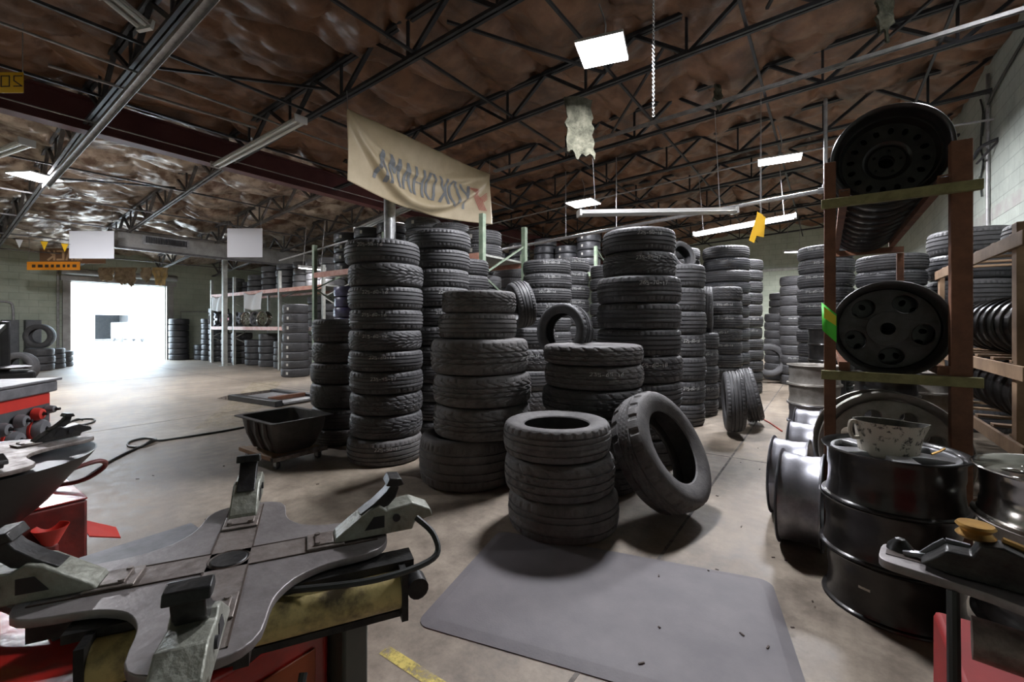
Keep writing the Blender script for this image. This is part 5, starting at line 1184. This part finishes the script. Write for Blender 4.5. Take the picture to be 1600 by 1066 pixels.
# local x runs along the face, local -y faces away from it -> face looks to +y_local
part('body', MB().box(0, .75, -.6, 0, 0, .85), 'red_clean', t, .008)
part('side_panel', MB().box(.02, .73, .001, .006, .12, .785), 'cabinet_gray', t)
mb = MB(); mb.box(-.03, .78, -.63, .02, .851, .915); part('tray', mb, 'tray_gray', t, .01)
part('tray_lip', MB().box(-.05, .78, -.63, .03, .916, .93), 'tray_gray', t, .004)
pegs = [(.065, .755, .024, 'tray_gray'), (.165, .745, .036, 'red_clean'), (.285, .73, .036, 'tray_gray'), (.405, .71, .036, 'tray_gray'), (.14, .655, .056, 'tray_gray'), (.33, .635, .05, 'tray_gray'), (.26, .545, .056, 'tray_gray'), (.12, .53, .05, 'tray_gray'), (.46, .59, .04, 'tray_gray')]
for i, (x, z, r, m) in enumerate(pegs):
    mt_ = Matrix.Translation((x, .006, z)) @ Matrix.Rotation(-PI / 2, 4, 'X')
    c_ = thing('balancing_cone', '%s balancing cone hung on the side of the red cabinet' % ('topmost right', 'red faced', 'upper middle', 'upper left', 'large right', 'large left', 'lowest wide', 'lowest right half hidden', 'leftmost')[i], 'cone', tuple(Matrix.Translation(tuple(fa)) @ Matrix.Rotation(ang, 4, 'Z') @ Vector((x, .007, z))), (0, 0, ang), 'balancing cones on the red cabinet')
    mt_ = Matrix.Rotation(-PI / 2, 4, 'X')
    if r > .045: part('rubber_ring', MB().lathe([(r * .5, 0), (r * 1.12, 0), (r * 1.12, .012), (r * .5, .012)], 32, True, mtx=mt_), 'red_clean', c_)
    part('cone', MB().lathe([(.011, .0), (r, .013), (r, .03), (r * .8, .05), (r * .45, .055), (.014, .055), (.011, .05)], 32, True, mtx=mt_), m, c_)
    part('peg', MB().tube([(0, .0, 0), (0, .075, 0)], .008, 10), 'dark', c_)
mb = MB(); part('cover_arm', MB().tube(smoothp([(-.02, -.1, .6), (-.1, -.05, .6), (-.16, .0, .5), (-.18, .0, .35)], 5), .022, 10), 'cabinet_gray', t)
# wall cabinets and dark equipment at the left wall
for i, (x0, x1, y0, y1, lab) in enumerate(((4, 30, 500, 545, 'dark metal cabinet on the left wall, left one'), (40, 65, 500, 545, 'dark metal cabinet on the left wall, right one'))):
    a = at_x(x0, y0, XL + .35); b = at_x(x1, y0, XL + .35); t = thing('wall_cabinet', lab, 'cabinet', (XL, a.y, 0))
    part('body', MB().box(.005, .35, 0, b.y - a.y, 0, a.z), 'cabinet_gray', t, .01); part('door', MB().box(.351, .37, .02, b.y - a.y - .02, .08, a.z - .05), 'cabinet_gray', t, .004)
    part('handle', MB().tube([(.385, .08, .9), (.385, .08, 1.1)], .01, 8), 'galv', t)
pipe([(XL + .04, at_x(0, 480, XL).y - .3, 1.9), (XL + .04, at_x(12, 480, XL).y, 1.92), (XL + .04, at_x(20, 480, XL).y, 1.7), (XL + .04, at_x(20, 480, XL).y, .9)], .03, 'pipe', 'bent grey pipe on the green wall left of the roller door', k=4)
pipe([(XL + .04, at_x(282, 480, XL).y, 1.1), (XL + .04, at_x(282, 480, XL).y, 1.75), (XL + .04, at_x(330, 480, XL).y, 1.75)], .02, 'pipe', 'thin pipe on the green wall right of the roller door')
pipe([(XL + .05, at_x(90, 480, XL).y, 0), (XL + .05, at_x(90, 480, XL).y, 3.1)], .03, 'pipe', 'vertical pipe on the green wall just left of the door')
p = at_t(10, 540, 6.0); t = thing('shop_machine', 'dark machine with grey hose standing behind the red cabinet', 'machine', (p.x, p.y, 0))
part('body', MB().box(-.3, .22, -.25, .25, 0, .62), 'dark', t, .03); part('column', MB().box(-.2, -.1, -.05, .05, .621, 1.3), 'dark', t, .02); part('arm', MB().bar((-.15, 0, 1.25), (.15, -.1, 1.15), .05, .06), 'green_dark', t, .01)
part('turntable', MB().lathe([(0, .66), (.2, .66), (.24, .68), (.2, .69), (0, .69)], 24), 'tray_gray', t); part('cover', MB().box(-.1, .2, -.27, -.251, .2, .5), 'green_dark', t, .01)
part('hose', MB().tube(smoothp([(.0, -.06, 1.2), (.2, -.2, 1.0), (.28, -.28, .8), (.2, -.3, .7), (.05, -.28, .72)], 5), .02, 8), 'cabinet_gray', t)
# ---------------------------------------------------------------- tires past the 300 that show largest: one stock of tires
SPARE = set([71,72,73,74,75,76,77,78,81,82,83,84,85,86,87,88,89,90,93,94,95,96,97,104,105,106,107,108,115,116,117,118,119,126,140,141,173,174,175,176,177,178,179,180,195,207,208,209,210,211,212,213,214,215,218,219,220,221,222,223,224,225,226,227,228,233,234,235,266,283,284,285,287,288,310,311,312,313,314,315,316,317,318,319,320,321,322,323,324,353,354,355,356,360,367,368,369,370,371,372,373,374,375,376,377,378,379,380,381,382,383,384,385,391,392,393,395,396,399,400,403,404,408,409,410,411,412,413,414,415,417,418,422,423,427,428,431,436])
spare = [TIRES[i] for i in sorted(SPARE) if i < len(TIRES)]
if spare:
    bpy.context.view_layer.update(); base = TM['far']; bv = [v.co.copy() for v in base.vertices]; bf = [tuple(p.vertices) for p in base.polygons]; mb = MB()
    for o in spare:
        mb.add([o.matrix_world @ v for v in bv], bf)
        for c in list(o.children): bpy.data.objects.remove(c)
        bpy.data.objects.remove(o)
    so = link('tire_stock', mb.mesh('tire_stock', 'rubber', True, 40)); tag(so, 'remaining dark tires half hidden deep inside and behind the piles and racks', 'tires', None, 'stuff')
print('TIRES', NT[0])
for i, a in enumerate(STACKS):
    for b in STACKS[i + 1:]:
        dd_ = math.hypot(a[1] - b[1], a[2] - b[2]); mn = a[3] + b[3]
        if dd_ < mn - .01: print('OVERLAP %.2f' % (mn - dd_), '|', a[0], '|', b[0], 'at', [round(q, 2) for q in a[1:4]], [round(q, 2) for q in b[1:4]])
